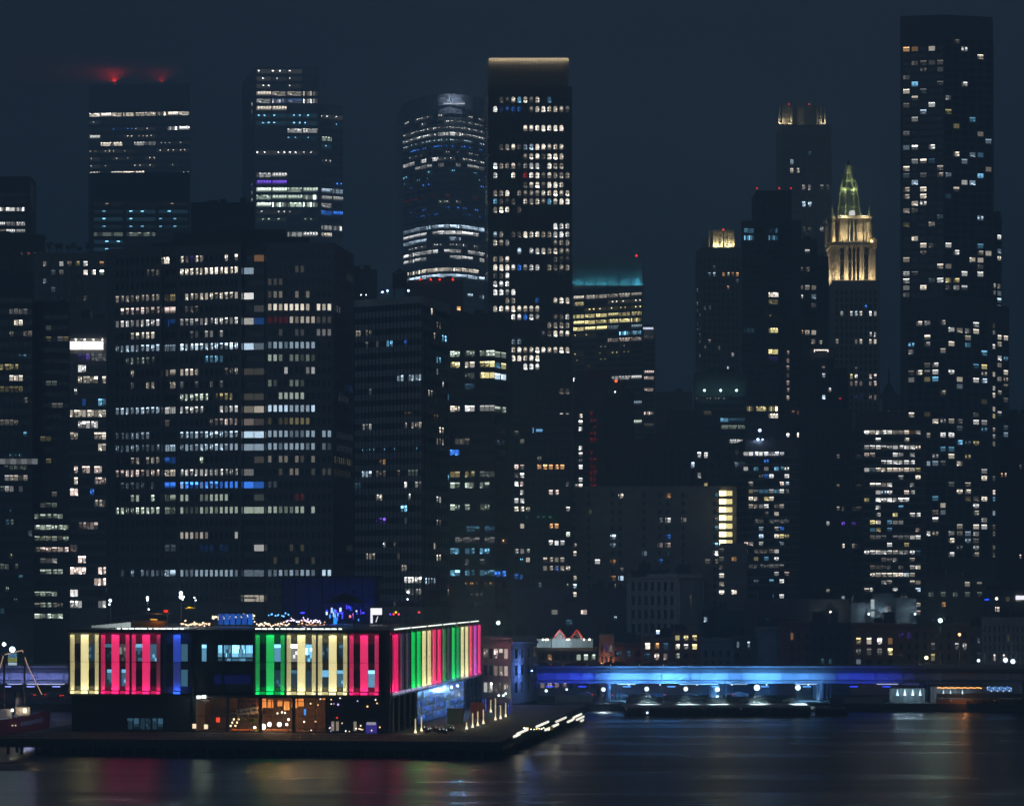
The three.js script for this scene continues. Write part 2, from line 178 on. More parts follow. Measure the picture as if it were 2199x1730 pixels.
// dark tower of arched windows with a finned crown
{ const ys = [...Array.from({ length: 9 }, (_, k) => 214 + 20.3 * k), ...Array.from({ length: 31 }, (_, k) => 397 + 17.72 * k)];
  const B = tower({ n: 'arched_window_tower', label: 'tall near-black tower with rows of round-arched lit windows and finned crown', cat: 'tower', plan: [[1041, 1140], [1048, 1100], [1228, 1100]], top: 190, bareRoof: 1, wall: [.045, .04, .038], back: 34, faces: [{ e: 1, ys, dy: 18, cols: 13, px: [1063.5, 1218.6], w: .6, hpx: 12.8, arch: 1, proud: .3,
    lit: [[0, 1, 2, 'w', 1], [0, 3, 3, 'w', 3], [0, 4, 4, 't', 3], [0, 5, 7, 'w', 3], [0, 9, 9, 't', 2], [1, 0, 0, 'n', 4], [1, 1, 4, 'b', 2], [1, 6, 6, 'w', 2], [1, 7, 8, 'w', 4], [1, 9, 11, 'w', 3], [1, 12, 12, 'n', 2], [3, 5, 11, 'w', 4], [5, 1, 2, 'w', 2], [5, 3, 3, 'w', 4], [5, 4, 4, 'w', 1], [5, 5, 6, 'c', 3], [5, 7, 8, 'w', 4], [5, 9, 11, 'w', 3], [6, 5, 5, 'w', 2], [6, 6, 7, 'w', 4], [6, 8, 8, 'w', 1], [6, 9, 11, 'w', 4], [7, 0, 0, 'n', 4], [7, 1, 2, 'w', 2], [7, 3, 3, 'w', 4], [7, 4, 4, 'w', 1], [7, 5, 7, 'n', 3], [7, 9, 9, 'w', 4], [7, 10, 11, 'w', 2], [8, 0, 0, 'n', 3], [8, 3, 3, 'w', 4], [8, 5, 5, 'r', 2], [8, 6, 7, 'w', 4], [8, 8, 8, 'w', 2], [8, 9, 9, 'w', 4], [8, 10, 12, 'w', 2], [9, 5, 5, 'w', 1], [9, 6, 7, 'w', 4], [9, 8, 8, 'w', 2], [9, 9, 11, 'w', 4], [10, 0, 1, 'w', 2], [10, 2, 2, 'w', 4], [10, 4, 4, 'w', 2], [10, 5, 9, 'w', 3], [10, 10, 12, 'w', 4], [11, 0, 0, 't', 3], [11, 1, 3, 'w', 1], [11, 5, 8, 'w', 3, .9], [11, 9, 9, 't', 3], [11, 10, 12, 'w', 4], [12, 0, 0, 'w', 2], [12, 1, 2, 'w', 4], [12, 4, 4, 'w', 1], [14, 10, 12, 'n', 4], [15, 0, 0, 'c', 3], [15, 1, 4, 'w', 2, .6], [15, 5, 7, 'w', 4], [15, 8, 9, 'w', 2], [15, 10, 12, 'n', 4], [16, 0, 1, 'w', 3], [16, 2, 2, 'n', 2], [16, 10, 12, 'w', 2], [17, 4, 4, 'c', 4], [17, 6, 7, 'n', 4], [17, 8, 10, 'w', 3], [17, 11, 12, 'w', 2], [18, 0, 1, 'w', 2], [18, 2, 2, 'w', 4], [18, 10, 12, 'w', 1], [19, 0, 2, 'w', 4], [19, 3, 3, 'n', 4], [19, 4, 4, 'b', 3], [19, 5, 7, 'n', 4], [19, 9, 12, 'w', 2], [20, 0, 1, 'w', 1], [20, 2, 2, 'n', 4], [21, 0, 2, 'n', 4], [22, 0, 3, 'n', 4], [23, 2, 3, 'w', 2], [23, 7, 7, 'b', 2], [23, 10, 12, 'w', 4], [24, 0, 7, 'w', 4], [25, 3, 4, 'n', 4], [25, 5, 5, 'b', 3], [25, 6, 7, 'n', 3], [25, 10, 11, 'w', 1], [25, 12, 12, 'n', 3], [26, 9, 9, 'w', 2], [26, 10, 12, 'w', 3, .7], [27, 8, 9, 'w', 1], [27, 10, 12, 'w', 4], [28, 3, 4, 'c', 2], [29, 3, 12, 'w', 4], [30, 3, 7, 'w', 4], [31, 5, 7, 'n', 4], [37, 11, 12, 'n', 4], [38, 9, 12, 'w', 4], [34, 11, 12, 'p', 1]] }] });
  const d = 1103, x0 = PX(1051, d), x1 = PX(1220, d), yb = PY(190, d), yt = PY(127, d), ox = B.ox, oz = B.oz, by = B.base;
  const cr = box(B, 'crown', mat(.05, .047, .045), [(x0 + x1) / 2 - ox, (yb + yt) / 2 - by, -d - 14 - oz], [x1 - x0 - .6, yt - yb, 28]);
  for (let k = 0; k <= 25; k++) nest(cr, box(B, 'crown_fin', mat(.24, .23, .21), [x0 + (x1 - x0) * k / 25 - ox, (yb + yt) / 2 - by, -d + .35 - oz], [.34, yt - yb - .2, .8]));
  for (let k = 0; k < 7; k++) box(B, 'crown_fin', mat(.24, .23, .21), [x0 - .4 - ox, (yb + yt) / 2 - by, -d - 2 - k * 4 - oz], [.8, yt - yb - .2, .34]);
  box(B, 'crown_light', glowMat(0xffe6bd, 1.2), [(x0 + x1) / 2 - ox, yt - by + .15, -d + 1.15 - oz], [x1 - x0, .25, .25]);
  area(B, 0xffe6bd, 170, x1 - x0, .3, [(x0 + x1) / 2 - ox, yt - by - .05, -d + 1.0 - oz], [(x0 + x1) / 2 - ox, yb - by, -d + .95 - oz]);
  area(B, 0xffe6bd, 34, 26, .5, [x0 - ox - 2, yt - by - .1, -d - 14 - oz], [x0 - .8 - ox, yb - by, -d - 14 - oz]); }
tower({ n: 'glass_tower', label: 'pale-banded office tower topped by glowing teal glass screen wall', cat: 'tower', plan: [[1229, 1420], [1380, 1400]], top: 617, bareRoof: 1, wall: [.13, .14, .15], faces: [{ y0: 631, dy: 13.7, rows: 24, cols: 6, px: [1243, 1367], w: .93, h: .55, wide: 1, lit: [[0, 0, 5, 'w', 3], [1, 0, 0, 'y', 3], [1, 3, 5, 'w', 3, .9, 's'], [2, 0, 5, 'y', 3, .8, 's'], [3, 0, 2, 'y', 4], [3, 3, 5, 'y', 3], [4, 0, 5, 'y', 4], [5, 0, 2, 'y', 4], [5, 3, 5, 'c', 2, .8], [6, 0, 5, 'y', 2, .5, 's'], [6, 4, 5, 't', 4], [7, 3, 5, 'p', 3], [8, 0, 5, 'w', 1, .4, 's'], [9, 0, 5, 'y', 2, .6, 's'], [10, 0, 5, 'y', 2, .6, 's'], [11, 0, 5, 'y', 2, .6, 's'], [13, 0, 0, 'n', 4], [13, 3, 5, 'n', 3], [14, 3, 5, 'y', 1, .6], [17, 4, 5, 'c', 3], [18, 4, 5, 'n', 3, .6], [20, 4, 5, 'g', 3], [23, 4, 5, 'y', 3, .8, 's']] }] });
{ const B = scene.children.at(-1), d = 1404; for (let k = 0; k < 6; k++) { const x = 1242 + k * 25.2; { const v = at(x, 584, d); part(B, 'screen_panel', UBOX, mat(.34, .42, .43, .4), [v.x - B.ox, v.y - B.base, v.z - B.oz], null, [5.6, 64 * d / F, .4]); box(B, 'screen_mullion', STEEL, [v.x - B.ox - 2.9, v.y - B.base, v.z - B.oz + .3], [.2, 64 * d / F, .5]); const c = at(x, 612, d - 2); box(B, 'tube_light', glowMat(0x6fd8f0, .8), [c.x - B.ox, c.y - B.base, c.z - B.oz], [4.6, .3, .3]); area(B, 0x58c8e8, k === 5 ? 110 : 55, 4.6, .4, [c.x - B.ox, c.y - B.base + .4, c.z - B.oz], [c.x - B.ox, c.y - B.base + 6, c.z - B.oz - 1.8]); } }
  const v = at(1367, 551, d); ball(B, 'beacon_light', glowMat(0xff2a1a, 6), [v.x - B.ox, v.y - B.base + .5, v.z - B.oz], .5); }
tower({ n: 'office_tower', label: 'narrow wing with one bright white strip at its roof edge', cat: 'tower', plan: [[1381, 1440], [1407, 1440]], top: 704, wall: [.14, .15, .16], faces: [{ y0: 723, dy: 12.6, rows: 17, cols: 1, px: [1394, 1394], cw: 22, w: .95, h: .5, wide: 1, lit: [[6, 0, 0, 'p', 3], [7, 0, 0, 'p', 3], [9, 0, 0, 'p', 3], [13, 0, 0, 'p', 3], [0, 0, 0, 'w', 1], [15, 0, 0, 'w', 1]] }] });
{ const B = scene.children.at(-1), v = at(1392, 705, 1438); box(B, 'roof_light', glowMat(0xdbe6ff, 2.5), [v.x - B.ox, v.y - B.base, v.z - B.oz + .6], [5.2, .9, .6]); }
// stone tower with a glowing colonnaded crown
{ const B = tower({ n: 'stone_tower', label: 'stone tower crowned by a brightly glowing colonnade and short mast', cat: 'tower', plan: [[1496, 1345], [1507, 1330], [1590, 1330]], top: 535, bareRoof: 1, wall: [.17, .165, .15], faces: [{ e: 1, y0: 560, dy: 14.4, rows: 17, cols: 8, px: [1514, 1584], w: .5, h: .55, lit: [[2, 2, 2, 'c', 3], [2, 4, 4, 'a', 3], [2, 5, 5, 'w', 3], [2, 6, 7, 'a', 3], [4, 5, 5, 'a', 4], [7, 0, 1, 'c', 1], [10, 0, 2, 'w', 1, .5], [12, 1, 1, 'w', 2], [16, 5, 5, 'c', 4]], rand: { p: .03, levels: [1, 1, 2] } }, { e: 0, y0: 560, dy: 14.4, rows: 16, cols: 2, px: [1499, 1504], w: .5, h: .5, rand: { p: .3, tones: 'ccn', levels: [1, 1, 2] } }] });
  const d = 1335, yb = B.topY, yt = PY(497, d), o = (x, y, z) => [x - B.ox, y - B.base, z - B.oz], cm = mat(.6, .56, .45);
  box(B, 'crown', cm, o((PX(1524, d) + PX(1577, d)) / 2, (yb + yt) / 2, -d - 11), [PX(1577, d) - PX(1524, d) - 1, yt - yb, 18]);
  for (const x of [1524, 1533, 1542, 1551, 1557, 1567, 1576]) box(B, 'crown_pier', cm, o(PX(x, d), (yb + yt) / 2, -d - .8), [.7, yt - yb, 1.6]);
  for (const x of [1512, 1516, 1520]) box(B, 'crown_pier', cm, o(PX(x, d), (yb + yt) / 2 - 1.2, -d - 6), [.7, yt - yb - 2, 1.6]);
  box(B, 'crown_beam', cm, o(PX(1550, d), yt + .3, -d - 1), [12.2, .7, 2]);
  for (const x of [1537.5, 1547, 1562, 1571]) { box(B, 'crown_light', glowMat(0xfff0b8, 3), o(PX(x, d), yb + 1.1, -d - .3), [1.5, .5, .5]); point(B, 0xfff0b8, 120, o(PX(x, d), yb + 1.8, -d + .6)); }
  rod(B, 'mast', STEEL, o(PX(1543, d), yt, -d - 6), o(PX(1543, d), yt + 5, -d - 6), .12); ball(B, 'beacon_light', glowMat(0xff2a1a, 6), o(PX(1554, d), yt + 1, -d - 1), .45); }
// tall hazy residential tower with corner lights at its crown
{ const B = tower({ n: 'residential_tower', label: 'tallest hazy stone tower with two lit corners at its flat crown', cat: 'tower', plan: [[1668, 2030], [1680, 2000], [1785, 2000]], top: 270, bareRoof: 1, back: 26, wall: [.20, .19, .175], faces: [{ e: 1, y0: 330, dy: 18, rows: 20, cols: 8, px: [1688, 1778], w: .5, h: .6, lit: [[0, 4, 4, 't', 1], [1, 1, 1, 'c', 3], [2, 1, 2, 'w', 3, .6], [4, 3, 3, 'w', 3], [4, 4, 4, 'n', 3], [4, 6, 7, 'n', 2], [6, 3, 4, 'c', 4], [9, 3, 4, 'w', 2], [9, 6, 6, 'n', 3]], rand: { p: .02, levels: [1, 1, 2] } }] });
  const d = 2002, yb = B.topY, yt = PY(226, d), o = (x, y, z) => [x - B.ox, y - B.base, z - B.oz], cm = mat(.32, .3, .26), y2 = (yb + yt) / 2;
  box(B, 'crown', cm, o(PX(1723, d), y2, -d - 13), [PX(1774, d) - PX(1672, d) - 8, yt - yb, 20]);
  for (const [x, w] of [[1674, 1.2], [1684, 2.4], [1700, 1.6], [1756, 1.4], [1763, 1.8], [1772, 1.2]]) box(B, 'crown_pier', cm, o(PX(x, d), y2, -d - 1), [w, yt - yb, 2]);
  for (const [x, e] of [[1677, 300], [1696, 260], [1769, 320]]) { const p = o(PX(x, d), yb + 1, -d + .9); box(B, 'crown_light', glowMat(0xffefc0, 4), p, [1.8, .8, .5]); point(B, 0xffefc0, e, [p[0], p[1] + 1, p[2] + .8]); }
  for (const x of [1695, 1739]) { const v = o(PX(x, d), yt + 1.2, -d - 2); cyl(B, 'beacon_post', STEEL, [v[0], v[1] - .7, v[2]], .1, 1.2); ball(B, 'beacon_light', glowMat(0xff2a1a, 6), v, .45); } }
// braced dark tower
{ const B = tower({ n: 'braced_tower', label: 'black tower with tall triangle brace at its top and latticed mechanical floors', cat: 'tower', plan: [[1593, 1180], [1720, 1180]], top: 478, bareRoof: 1, wall: [.05, .055, .065], faces: [{ y0: 495, dy: 15.3, rows: 27, cols: 4, px: [1609, 1688], w: .8, h: .65, wide: 1, every: 2, lit: [[0, 0, 0, 't', 2], [1, 0, 0, 't', 3], [0, 2, 2, 't', 1], [1, 2, 2, 't', 2], [9, 2, 2, 'w', 4], [10, 2, 2, 'y', 2], [12, 2, 2, 'y', 1, 1, 's'], [14, 2, 2, 'y', 4], [14, 0, 0, 't', 1], [17, 2, 2, 'y', 4], [18, 2, 2, 'v', 1], [25, 0, 1, 'y', 3], [25, 2, 2, 'y', 4], [26, 2, 2, 'w', 4]] }], roofs: [[1625, 1700, 409, 4, 24]] });
  const D = 1179, o = (x, y, z) => [PX(x, D) - B.ox, PY(y, D) - B.base, z - B.oz], fr = mat(.16, .18, .2), X = (a, b, z = -D + .6) => rod(B, 'brace', fr, o(a[0], a[1], z), o(b[0], b[1], z), .32);
  for (const s of [0, 5]) { X([1642, 412 + s], [1627 + s, 470], -D - 3.4); X([1642, 412 + s], [1659 - s, 470], -D - 3.4); }
  for (const y of [520, 795]) for (const x of [1605, 1634]) { X([x, y], [x + 22, y + 36]); X([x + 22, y], [x, y + 36]); X([x, y], [x + 22, y]); X([x, y + 38], [x + 22, y + 38]); }
  for (const x of [1626, 1674, 1699]) { const v = at(x, 404, 1184); cyl(B, 'beacon_post', STEEL, [v.x - B.ox, v.y - B.base - .5, v.z - B.oz], .08, 1); ball(B, 'beacon_light', glowMat(0xff2a1a, 4), [v.x - B.ox, v.y - B.base, v.z - B.oz], .3); } }
tower({ n: 'stepped_tower', label: 'dark stepped apartment tower close before the floodlit spire', cat: 'tower', plan: [[1698, 1205], [1755, 1205]], top: 518, wall: [.055, .058, .065], faces: [{ y0: 540, dy: 19.3, rows: 17, cols: 4, px: [1706, 1748], w: .7, h: .5, lit: [[2, 1, 2, 'w', 1], [4, 1, 1, 'w', 2], [4, 2, 3, 'w', 2], [5, 1, 1, 'n', 3], [5, 3, 3, 'c', 2], [9, 1, 1, 'a', 3], [9, 2, 3, 'w', 3], [11, 1, 1, 'p', 2], [13, 0, 1, 'a', 2, .6]], rand: { p: .04, levels: [1, 1, 2] } }] });
tower({ n: 'stepped_tower', label: 'lower balcony step of dark apartment tower beside the floodlit spire', cat: 'tower', plan: [[1756, 1206], [1779, 1206]], top: 562, wall: [.055, .058, .065], faces: [{ y0: 575, dy: 16, rows: 18, cols: 2, px: [1762, 1773], w: .7, h: .5, proud: .9, lit: [[10, 0, 0, 'w', 2]] }] });
{ const B = tower({ n: 'office_tower', label: 'black tower with white bracket-shaped light on its roof', cat: 'tower', plan: [[1722, 1080], [1792, 1080]], top: 752, wall: [.04, .043, .05], faces: [{ y0: 775, dy: 15.5, rows: 34, cols: 5, px: [1731, 1782], w: .5, h: .55, lit: [[1, 3, 3, 'w', 1], [2, 3, 3, 'c', 4], [4, 4, 4, 'n', 3], [5, 3, 3, 'c', 4], [23, 3, 3, 'n', 3], [24, 2, 2, 'n', 1], [25, 3, 3, 'n', 3]], rand: { p: .012, levels: [1, 2] } }], roofs: [[1733, 1790, 745, 2, 20]] });
  const v = at(1764, 757, 1078), o = [v.x - B.ox, v.y - B.base + 1, v.z - B.oz]; box(B, 'roof_light', glowMat(0xffeee0, 3), o, [5.4, .4, .4]); for (const s of [-2.6, 2.6]) box(B, 'roof_light', glowMat(0xffeee0, 3), [o[0] + s, o[1] - .45, o[2]], [.35, .6, .38]); }
tower({ n: 'office_tower', label: 'black lower block with small red lamp at the foot of the floodlit spire', cat: 'tower', plan: [[1788, 1090], [1822, 1090]], top: 806, wall: [.04, .043, .05], faces: [{ y0: 825, dy: 15.5, rows: 30, cols: 3, px: [1794, 1815], w: .5, h: .5, lit: [[2, 1, 1, 'r', 3, 1, 's'], [14, 1, 1, 'y', 2], [21, 0, 1, 'v', 3], [24, 1, 1, 'p', 2]], rand: { p: .02, levels: [1, 1, 2] } }] });
// floodlit gothic tower with a green copper spire
{ const D = 1360, TC = mat(.66, .62, .51), CU = mat(.12, .17, .12), GI = mat(.4, .56, .32), m = D / F, B = tower({ n: 'gothic_tower', label: 'floodlit cream gothic skyscraper with green copper spire', cat: 'tower', plan: [[1786, D - 6], [1890, D - 6]], top: 606, bareRoof: 1, back: 44, wallMat: TC, faces: [{ y0: 628, dy: 15, rows: 22, cols: 9, px: [1798, 1880], w: .5, h: .65, lit: [[2, 6, 6, 'b', 4, 1, 's'], [3, 1, 1, 'n', 2], [3, 3, 3, 'n', 3], [3, 4, 4, 'c', 3], [3, 5, 5, 'w', 3], [3, 7, 8, 'n', 4], [6, 7, 8, 'n', 3], [7, 0, 0, 'w', 2], [7, 4, 5, 'w', 3], [7, 7, 8, 'w', 4], [11, 4, 4, 'n', 1], [12, 0, 1, 'c', 3], [12, 3, 3, 'y', 3], [12, 4, 4, 'n', 4], [12, 7, 8, 'p', 3], [13, 3, 5, 'p', 2], [13, 7, 8, 'p', 3], [15, 4, 5, 'v', 1], [15, 7, 8, 'p', 2]] }] });
  const o = (x, y, z = 0) => [PX(x, D) - B.ox, PY(y, D) - B.base, -D - z - B.oz], Wd = (a, b) => (b - a) * m;
  const stage = (x0, x1, y0, y1, dz, deep, cols) => { const w = Wd(x0, x1), h = (y0 - y1) * m, c = o((x0 + x1) / 2, (y0 + y1) / 2, dz + deep / 2); box(B, 'stage_glazing', GLASS, c, [w - .8, h, deep - .8]);
    for (const [u, pw] of cols) { box(B, 'buttress', TC, [c[0] - w / 2 + u * w, c[1], c[2] + deep / 2 - .5], [pw, h, 1.3]); }
    for (let k = 0; k < 7; k++) for (const pw of [1.5, .5]) box(B, 'buttress', TC, [c[0] - w / 2 + .4, c[1], c[2] + deep / 2 - 1 - k * (deep - 2) / 6 - (pw < 1 ? 2 : 0)], [1.2, h, pw]);
    const n = Math.round(h / 3.6); for (let k = 0; k <= n; k++) { box(B, 'spandrel', TC, [c[0], c[1] - h / 2 + h * k / n, c[2] + deep / 2 - .75], [w - .3, .75, .7]); box(B, 'spandrel', TC, [c[0] - w / 2 + .6, c[1] - h / 2 + h * k / n, c[2]], [.8, .9, deep - 1]); }
    return c; };
  stage(1788, 1880, 608, 527, 0, 22, [[.025, 1.2], [.10, 1.5], [.16, .7], [.29, .8], [.345, 1.3], [.462, .6], [.554, .6], [.665, 1.3], [.72, .8], [.86, .7], [.92, 1.5], [.98, 1.1]]);
  box(B, 'cornice', TC, o(1834, 524, 10.5), [Wd(1784, 1884), 1.6, 25]); for (let k = 0; k < 22; k++) { const x = 1786 + k * 4.6; rod(B, 'pinnacle', TC, o(x, 522, -1.6), o(x, 515 - (k % 4 === 0 ? 4 : 0), -1.6), .28); box(B, 'bracket', TC, o(x, 529, -.6), [.5, 1.6, 1.2]); }
  stage(1806, 1862, 520, 467, 3, 16, [[.03, .8], [.14, 2.1], [.265, .6], [.38, .6], [.53, .6], [.67, .6], [.79, 2.1], [.96, 1]]);
  box(B, 'cornice', TC, o(1834, 465, 10), [Wd(1801, 1867), 1.3, 19]);
  for (const [x, z] of [[1788, 1.5], [1870, 1.5], [1788, 17], [1877, 17]]) { const t = cyl(B, 'turret', TC, o(x, 492, z + 1.5), 1.7, Wd(465, 520)); part(B, 'turret_cap', new THREE.ConeGeometry(2, 9, 8), CU, o(x, 456, z + 1.5)); cyl(B, 'turret_ring', TC, o(x, 466, z + 1.5), 2.3, .9); }
  const sp = (r0, r1, y0, y1) => part(B, 'spire', new THREE.CylinderGeometry(r1, r0, (y0 - y1) * m, 8), CU, o(1828, (y0 + y1) / 2, 10));
  const ring = (r, y) => part(B, 'spire_ring', new THREE.CylinderGeometry(r, r, .7, 8), GI, o(1828, y, 10));
  sp(6.4, 5.3, 466, 441); sp(5.3, 4.3, 441, 405); sp(3.2, 2.8, 405, 384); sp(2.5, 1.9, 384, 366); sp(1.5, 1.2, 366, 350); sp(1, .08, 350, 334); ring(4.7, 404); ring(4.5, 400); ring(3.7, 384); ring(2.5, 366); ring(1.8, 351); ring(5.6, 441);
  for (let k = 0; k < 8; k++) { const a = (k + .5) / 8 * Math.PI * 2, c = Math.cos(a), s = Math.sin(a), q = (r, y) => { const v = o(1828, y, 10); return [v[0] + c * r, v[1], v[2] + s * r]; };
    rod(B, 'spire_rib', GI, q(6.5, 466), q(5.4, 441), .4); rod(B, 'spire_rib', GI, q(5.4, 441), q(4.4, 405), .36); rod(B, 'lantern_post', GI, q(4.2, 402), q(3.5, 384), .38); rod(B, 'spire_rib', GI, q(3, 384), q(2.1, 366), .3); rod(B, 'spire_rib', GI, q(1.8, 366), q(1.3, 350), .24); rod(B, 'pinnacle', GI, q(4.4, 400), q(4.4, 393), .22); rod(B, 'pinnacle', GI, q(3.5, 384), q(3.4, 378), .18);
    for (const [y, r] of [[455, 6.2], [444, 5.8], [432, 5.3], [420, 5], [410, 4.7]]) { part(B, 'dormer', new THREE.ConeGeometry(.55, 2.2, 4), GI, q(r, y)); } }
  part(B, 'arched_light', ARCH[0], winMat('n', 4), o(1831, 460, 1.2), null, [2.8, 2.4, 1]);
  const A = (hex, n, w, p, t) => area(B, hex, n, w, .8, p, t); // floodlights on the setbacks
  const fix = (x0, x1, y, z) => box(B, 'flood_light', glowMat(0xffe4b8, 1), o((x0 + x1) / 2, y, z), [Wd(x0, x1), .3, .4]);
  fix(1788, 1880, 603.4, -3.6); A(0xffe2ae, 110, 20, o(1834, 602, -3.2), o(1834, 560, 1)); fix(1806, 1862, 518.6, -.9); A(0xffe2ae, 95, 12, o(1834, 517, -.6), o(1834, 490, 4));
  const lf = o(1788, 602, 11); A(0xffe4b4, 130, 18, [lf[0] - 3.4, lf[1], lf[2]], [lf[0] + 1, lf[1] + 10, lf[2]]);
  const lg = o(1788, 520, 3); point(B, 0xffd890, 100, [lg[0] + 1.6, lg[1] + 1, lg[2] + 1.6]); point(B, 0xffd890, 70, o(1872, 519, -2));
  for (const [x, z, e] of [[1812, -1, 85], [1858, -1, 70], [1806, 8, 60], [1862, 9, 60]]) point(B, 0xfff0c4, e * 2.2, o(x, 459, z)); for (const [x, e] of [[1814, 90], [1840, 80]]) point(B, 0xfbf0c0, e, o(x, 403, 5)); point(B, 0xfff2c4, 22, o(1826, 362, 7)); point(B, 0xfff2c4, 30, o(1831, 381, 5.5)); }
tower({ n: 'gothic_building', label: 'distant dark gabled building right of the floodlit gothic skyscraper', cat: 'building', plan: [[1896, 1420], [1936, 1420]], top: 850, bareRoof: 1, wall: [.12, .12, .12], faces: [{ bare: 1, y0: 870, dy: 14, rows: 4, cols: 5, px: [1901, 1931], w: .4, h: .5, rand: { p: .15, levels: [1] } }] });
{ const B = scene.children.at(-1), v = at(1915, 832, 1418); part(B, 'gable_roof', new THREE.ConeGeometry(6.4, 9, 4), mat(.1, .1, .1), [v.x - B.ox, v.y - B.base - .2, -1428 - B.oz], [0, Math.PI / 4, 0]); rod(B, 'finial', mat(.1, .1, .1), [v.x - B.ox, v.y - B.base + 3, -1428 - B.oz], [v.x - B.ox, v.y - B.base + 10, -1428 - B.oz], .4); }
// rippled tall apartment tower, four stepped volumes
{ const L = 'wwwwwnnnncyt'; const r1 = { p: .3, tones: L, levels: [1, 1, 2, 2, 3, 3] }, r2 = { p: .2, tones: L, levels: [1, 2, 2, 3, 3] }, W = [.075, .08, .09];
  const f = (e, y0, rows, cols, px, rand, extra = {}) => ({ e, y0, dy: 15.1, rows, cols, px, w: .74, h: .66, proud: .25, rand, ...extra });
  tower({ n: 'apartment_tower', label: 'tallest right-hand apartment tower, upper volume sprinkled with lit windows', cat: 'tower', plan: [[1935, 1136], [2028, 1133], [2132, 1138]], top: 36, wall: W, back: 40, faces: [f(0, 103, 36, 5, [1947, 2020], r1, { lit: [[0, 0, 1, 'a', 3], [0, 3, 3, 'w', 3]] }), f(1, 88, 37, 6, [2037, 2123], r2)] });
  tower({ n: 'apartment_tower', label: 'first side step of tallest apartment tower on its right edge', cat: 'tower', plan: [[2129, 1152], [2151, 1156]], top: 466, wall: W, faces: [f(0, 492, 28, 2, [2134, 2146], { p: .4, tones: 'wwnc', levels: [2, 2, 3] })] });
  tower({ n: 'apartment_tower', label: 'lower front volume of tallest apartment tower above dark mechanical floor', cat: 'tower', plan: [[1943, 1132], [2034, 1124], [2140, 1140], [2167, 1146]], top: 652, wall: W, back: 44, faces: [f(0, 692, 34, 5, [1958, 2027], { p: .3, tones: L, levels: [1, 2, 2, 3, 3] }), f(1, 692, 34, 6, [2043, 2131], { p: .34, tones: L, levels: [1, 2, 2, 3, 3] }), f(2, 716, 30, 2, [2146, 2160], { p: .3, tones: L, levels: [1, 2, 3] })] }); }
tower({ n: 'stepped_building', label: 'dark stepped roofline at the far right edge behind low block', cat: 'building', plan: [[2166, 1200], [2215, 1200]], top: 893, wall: [.07, .075, .085], roofs: [[2168, 2178, 880, 2, 10]] });
tower({ n: 'brick_tower', label: 'near-black brick block at the right edge with few lit windows', cat: 'building', plan: [[2144, 960], [2230, 960]], top: 966, wall: [.05, .042, .04], faces: [{ y0: 985, dy: 17.5, rows: 19, cols: 6, px: [2152, 2192], w: .45, h: .5, lit: [[2, 0, 0, 'a', 3], [2, 1, 1, 'p', 3], [12, 5, 5, 'p', 3]], rand: { p: .015, levels: [1, 1] } }] });
// ---------- middle ranks of buildings, left to right ----------
tower({ n: 'office_tower', label: 'dark tower top at the left edge with three white strip floors', cat: 'tower', plan: [[-60, 1210], [64, 1210], [76, 1230]], top: 383, wall: [.06, .065, .075], faces: [{ e: 0, y0: 418, dy: 15.6, rows: 8, cols: 3, px: [0, 43], w: .92, h: .5, wide: 1, lit: [[2, 0, 2, 'n', 4], [4, 0, 2, 'n', 3], [5, 1, 2, 'n', 3], [5, 0, 0, 'w', 2]] }] });
tower({ n: 'brick_tower', label: 'dark shoulder block at the left edge with small roof lamps', cat: 'building', plan: [[-60, 1130], [95, 1130]], top: 508, wall: [.075, .07, .065], faces: [{ y0: 545, dy: 15, rows: 10, cols: 7, px: [6, 88], w: .4, h: .5, lit: [[0, 3, 3, 'a', 2, 1, 's'], [0, 5, 5, 'w', 3, 1, 's'], [0, 6, 6, 'w', 2, 1, 's'], [0, 4, 4, 'r', 3, 1, 's']], rand: { p: .05, levels: [1] } }], roofs: [[52, 92, 505, 2, 8]] });
{ const B = tower({ n: 'apartment_block', label: 'broad low-lit apartment block with roof garden left of big office block', cat: 'building', plan: [[70, 1080], [228, 1080]], top: 548, bareRoof: 1, wall: [.15, .15, .145], faces: [{ y0: 566, dy: 18.5, rows: 8, cols: 9, px: [57 + 22, 218], w: .5, h: .55, lit: [[0, 1, 1, 'w', 2], [0, 3, 3, 'n', 3], [0, 4, 4, 'y', 2], [0, 5, 5, 'y', 2], [0, 6, 6, 'n', 3], [0, 8, 8, 'a', 2], [1, 6, 7, 'w', 4], [1, 8, 8, 'g', 4], [2, 1, 1, 'c', 2]], rand: { p: .06, levels: [1] } }] });
  const r = rng(9); for (let k = 0; k < 7; k++) { const v = at(100 + k * 13 + r() * 6, 548, 1078), t = thing('roof_tree', ['bare leafless roof tree nearest the left edge', 'bare forked roof tree, second on the roof garden', 'tall bare roof tree, third on the roof garden', 'small bare roof tree, fourth on the roof garden', 'bushy dark roof tree, fifth on the roof garden', 'bare roof tree, sixth on the roof garden', 'bare roof tree nearest the big office block'][k], 'tree', [v.x, v.y + .9, v.z - 4], 0, 'roof garden trees'), h = 2.5 + r() * 2.5;
    cyl(t, 'trunk', DARK, [0, h * .3, 0], .12, h * .6); const g = []; for (let i = 0; i < 60; i++) { const l = new THREE.PlaneGeometry(.5, .3); l.rotateX(r() * 6); l.rotateY(r() * 6); l.translate((r() - .5) * 2.2, h * .5 + r() * h * .5, (r() - .5) * 2); g.push(l); } for (let i = 0; i < 10; i++) { const c = new THREE.CylinderGeometry(.03, .06, h * .6, 5); c.translate(0, h * .3, 0); c.rotateZ((r() - .5) * 1.4); c.rotateY(r() * 6); c.translate(0, h * .45, 0); g.push(c.toNonIndexed()); } part(t, 'crown', mergeGeometries(g.map((q) => { const p = q.index ? q.toNonIndexed() : q; p.deleteAttribute('uv'); return p; })), mat(.03, .04, .03, .9, 0, 1)); } }
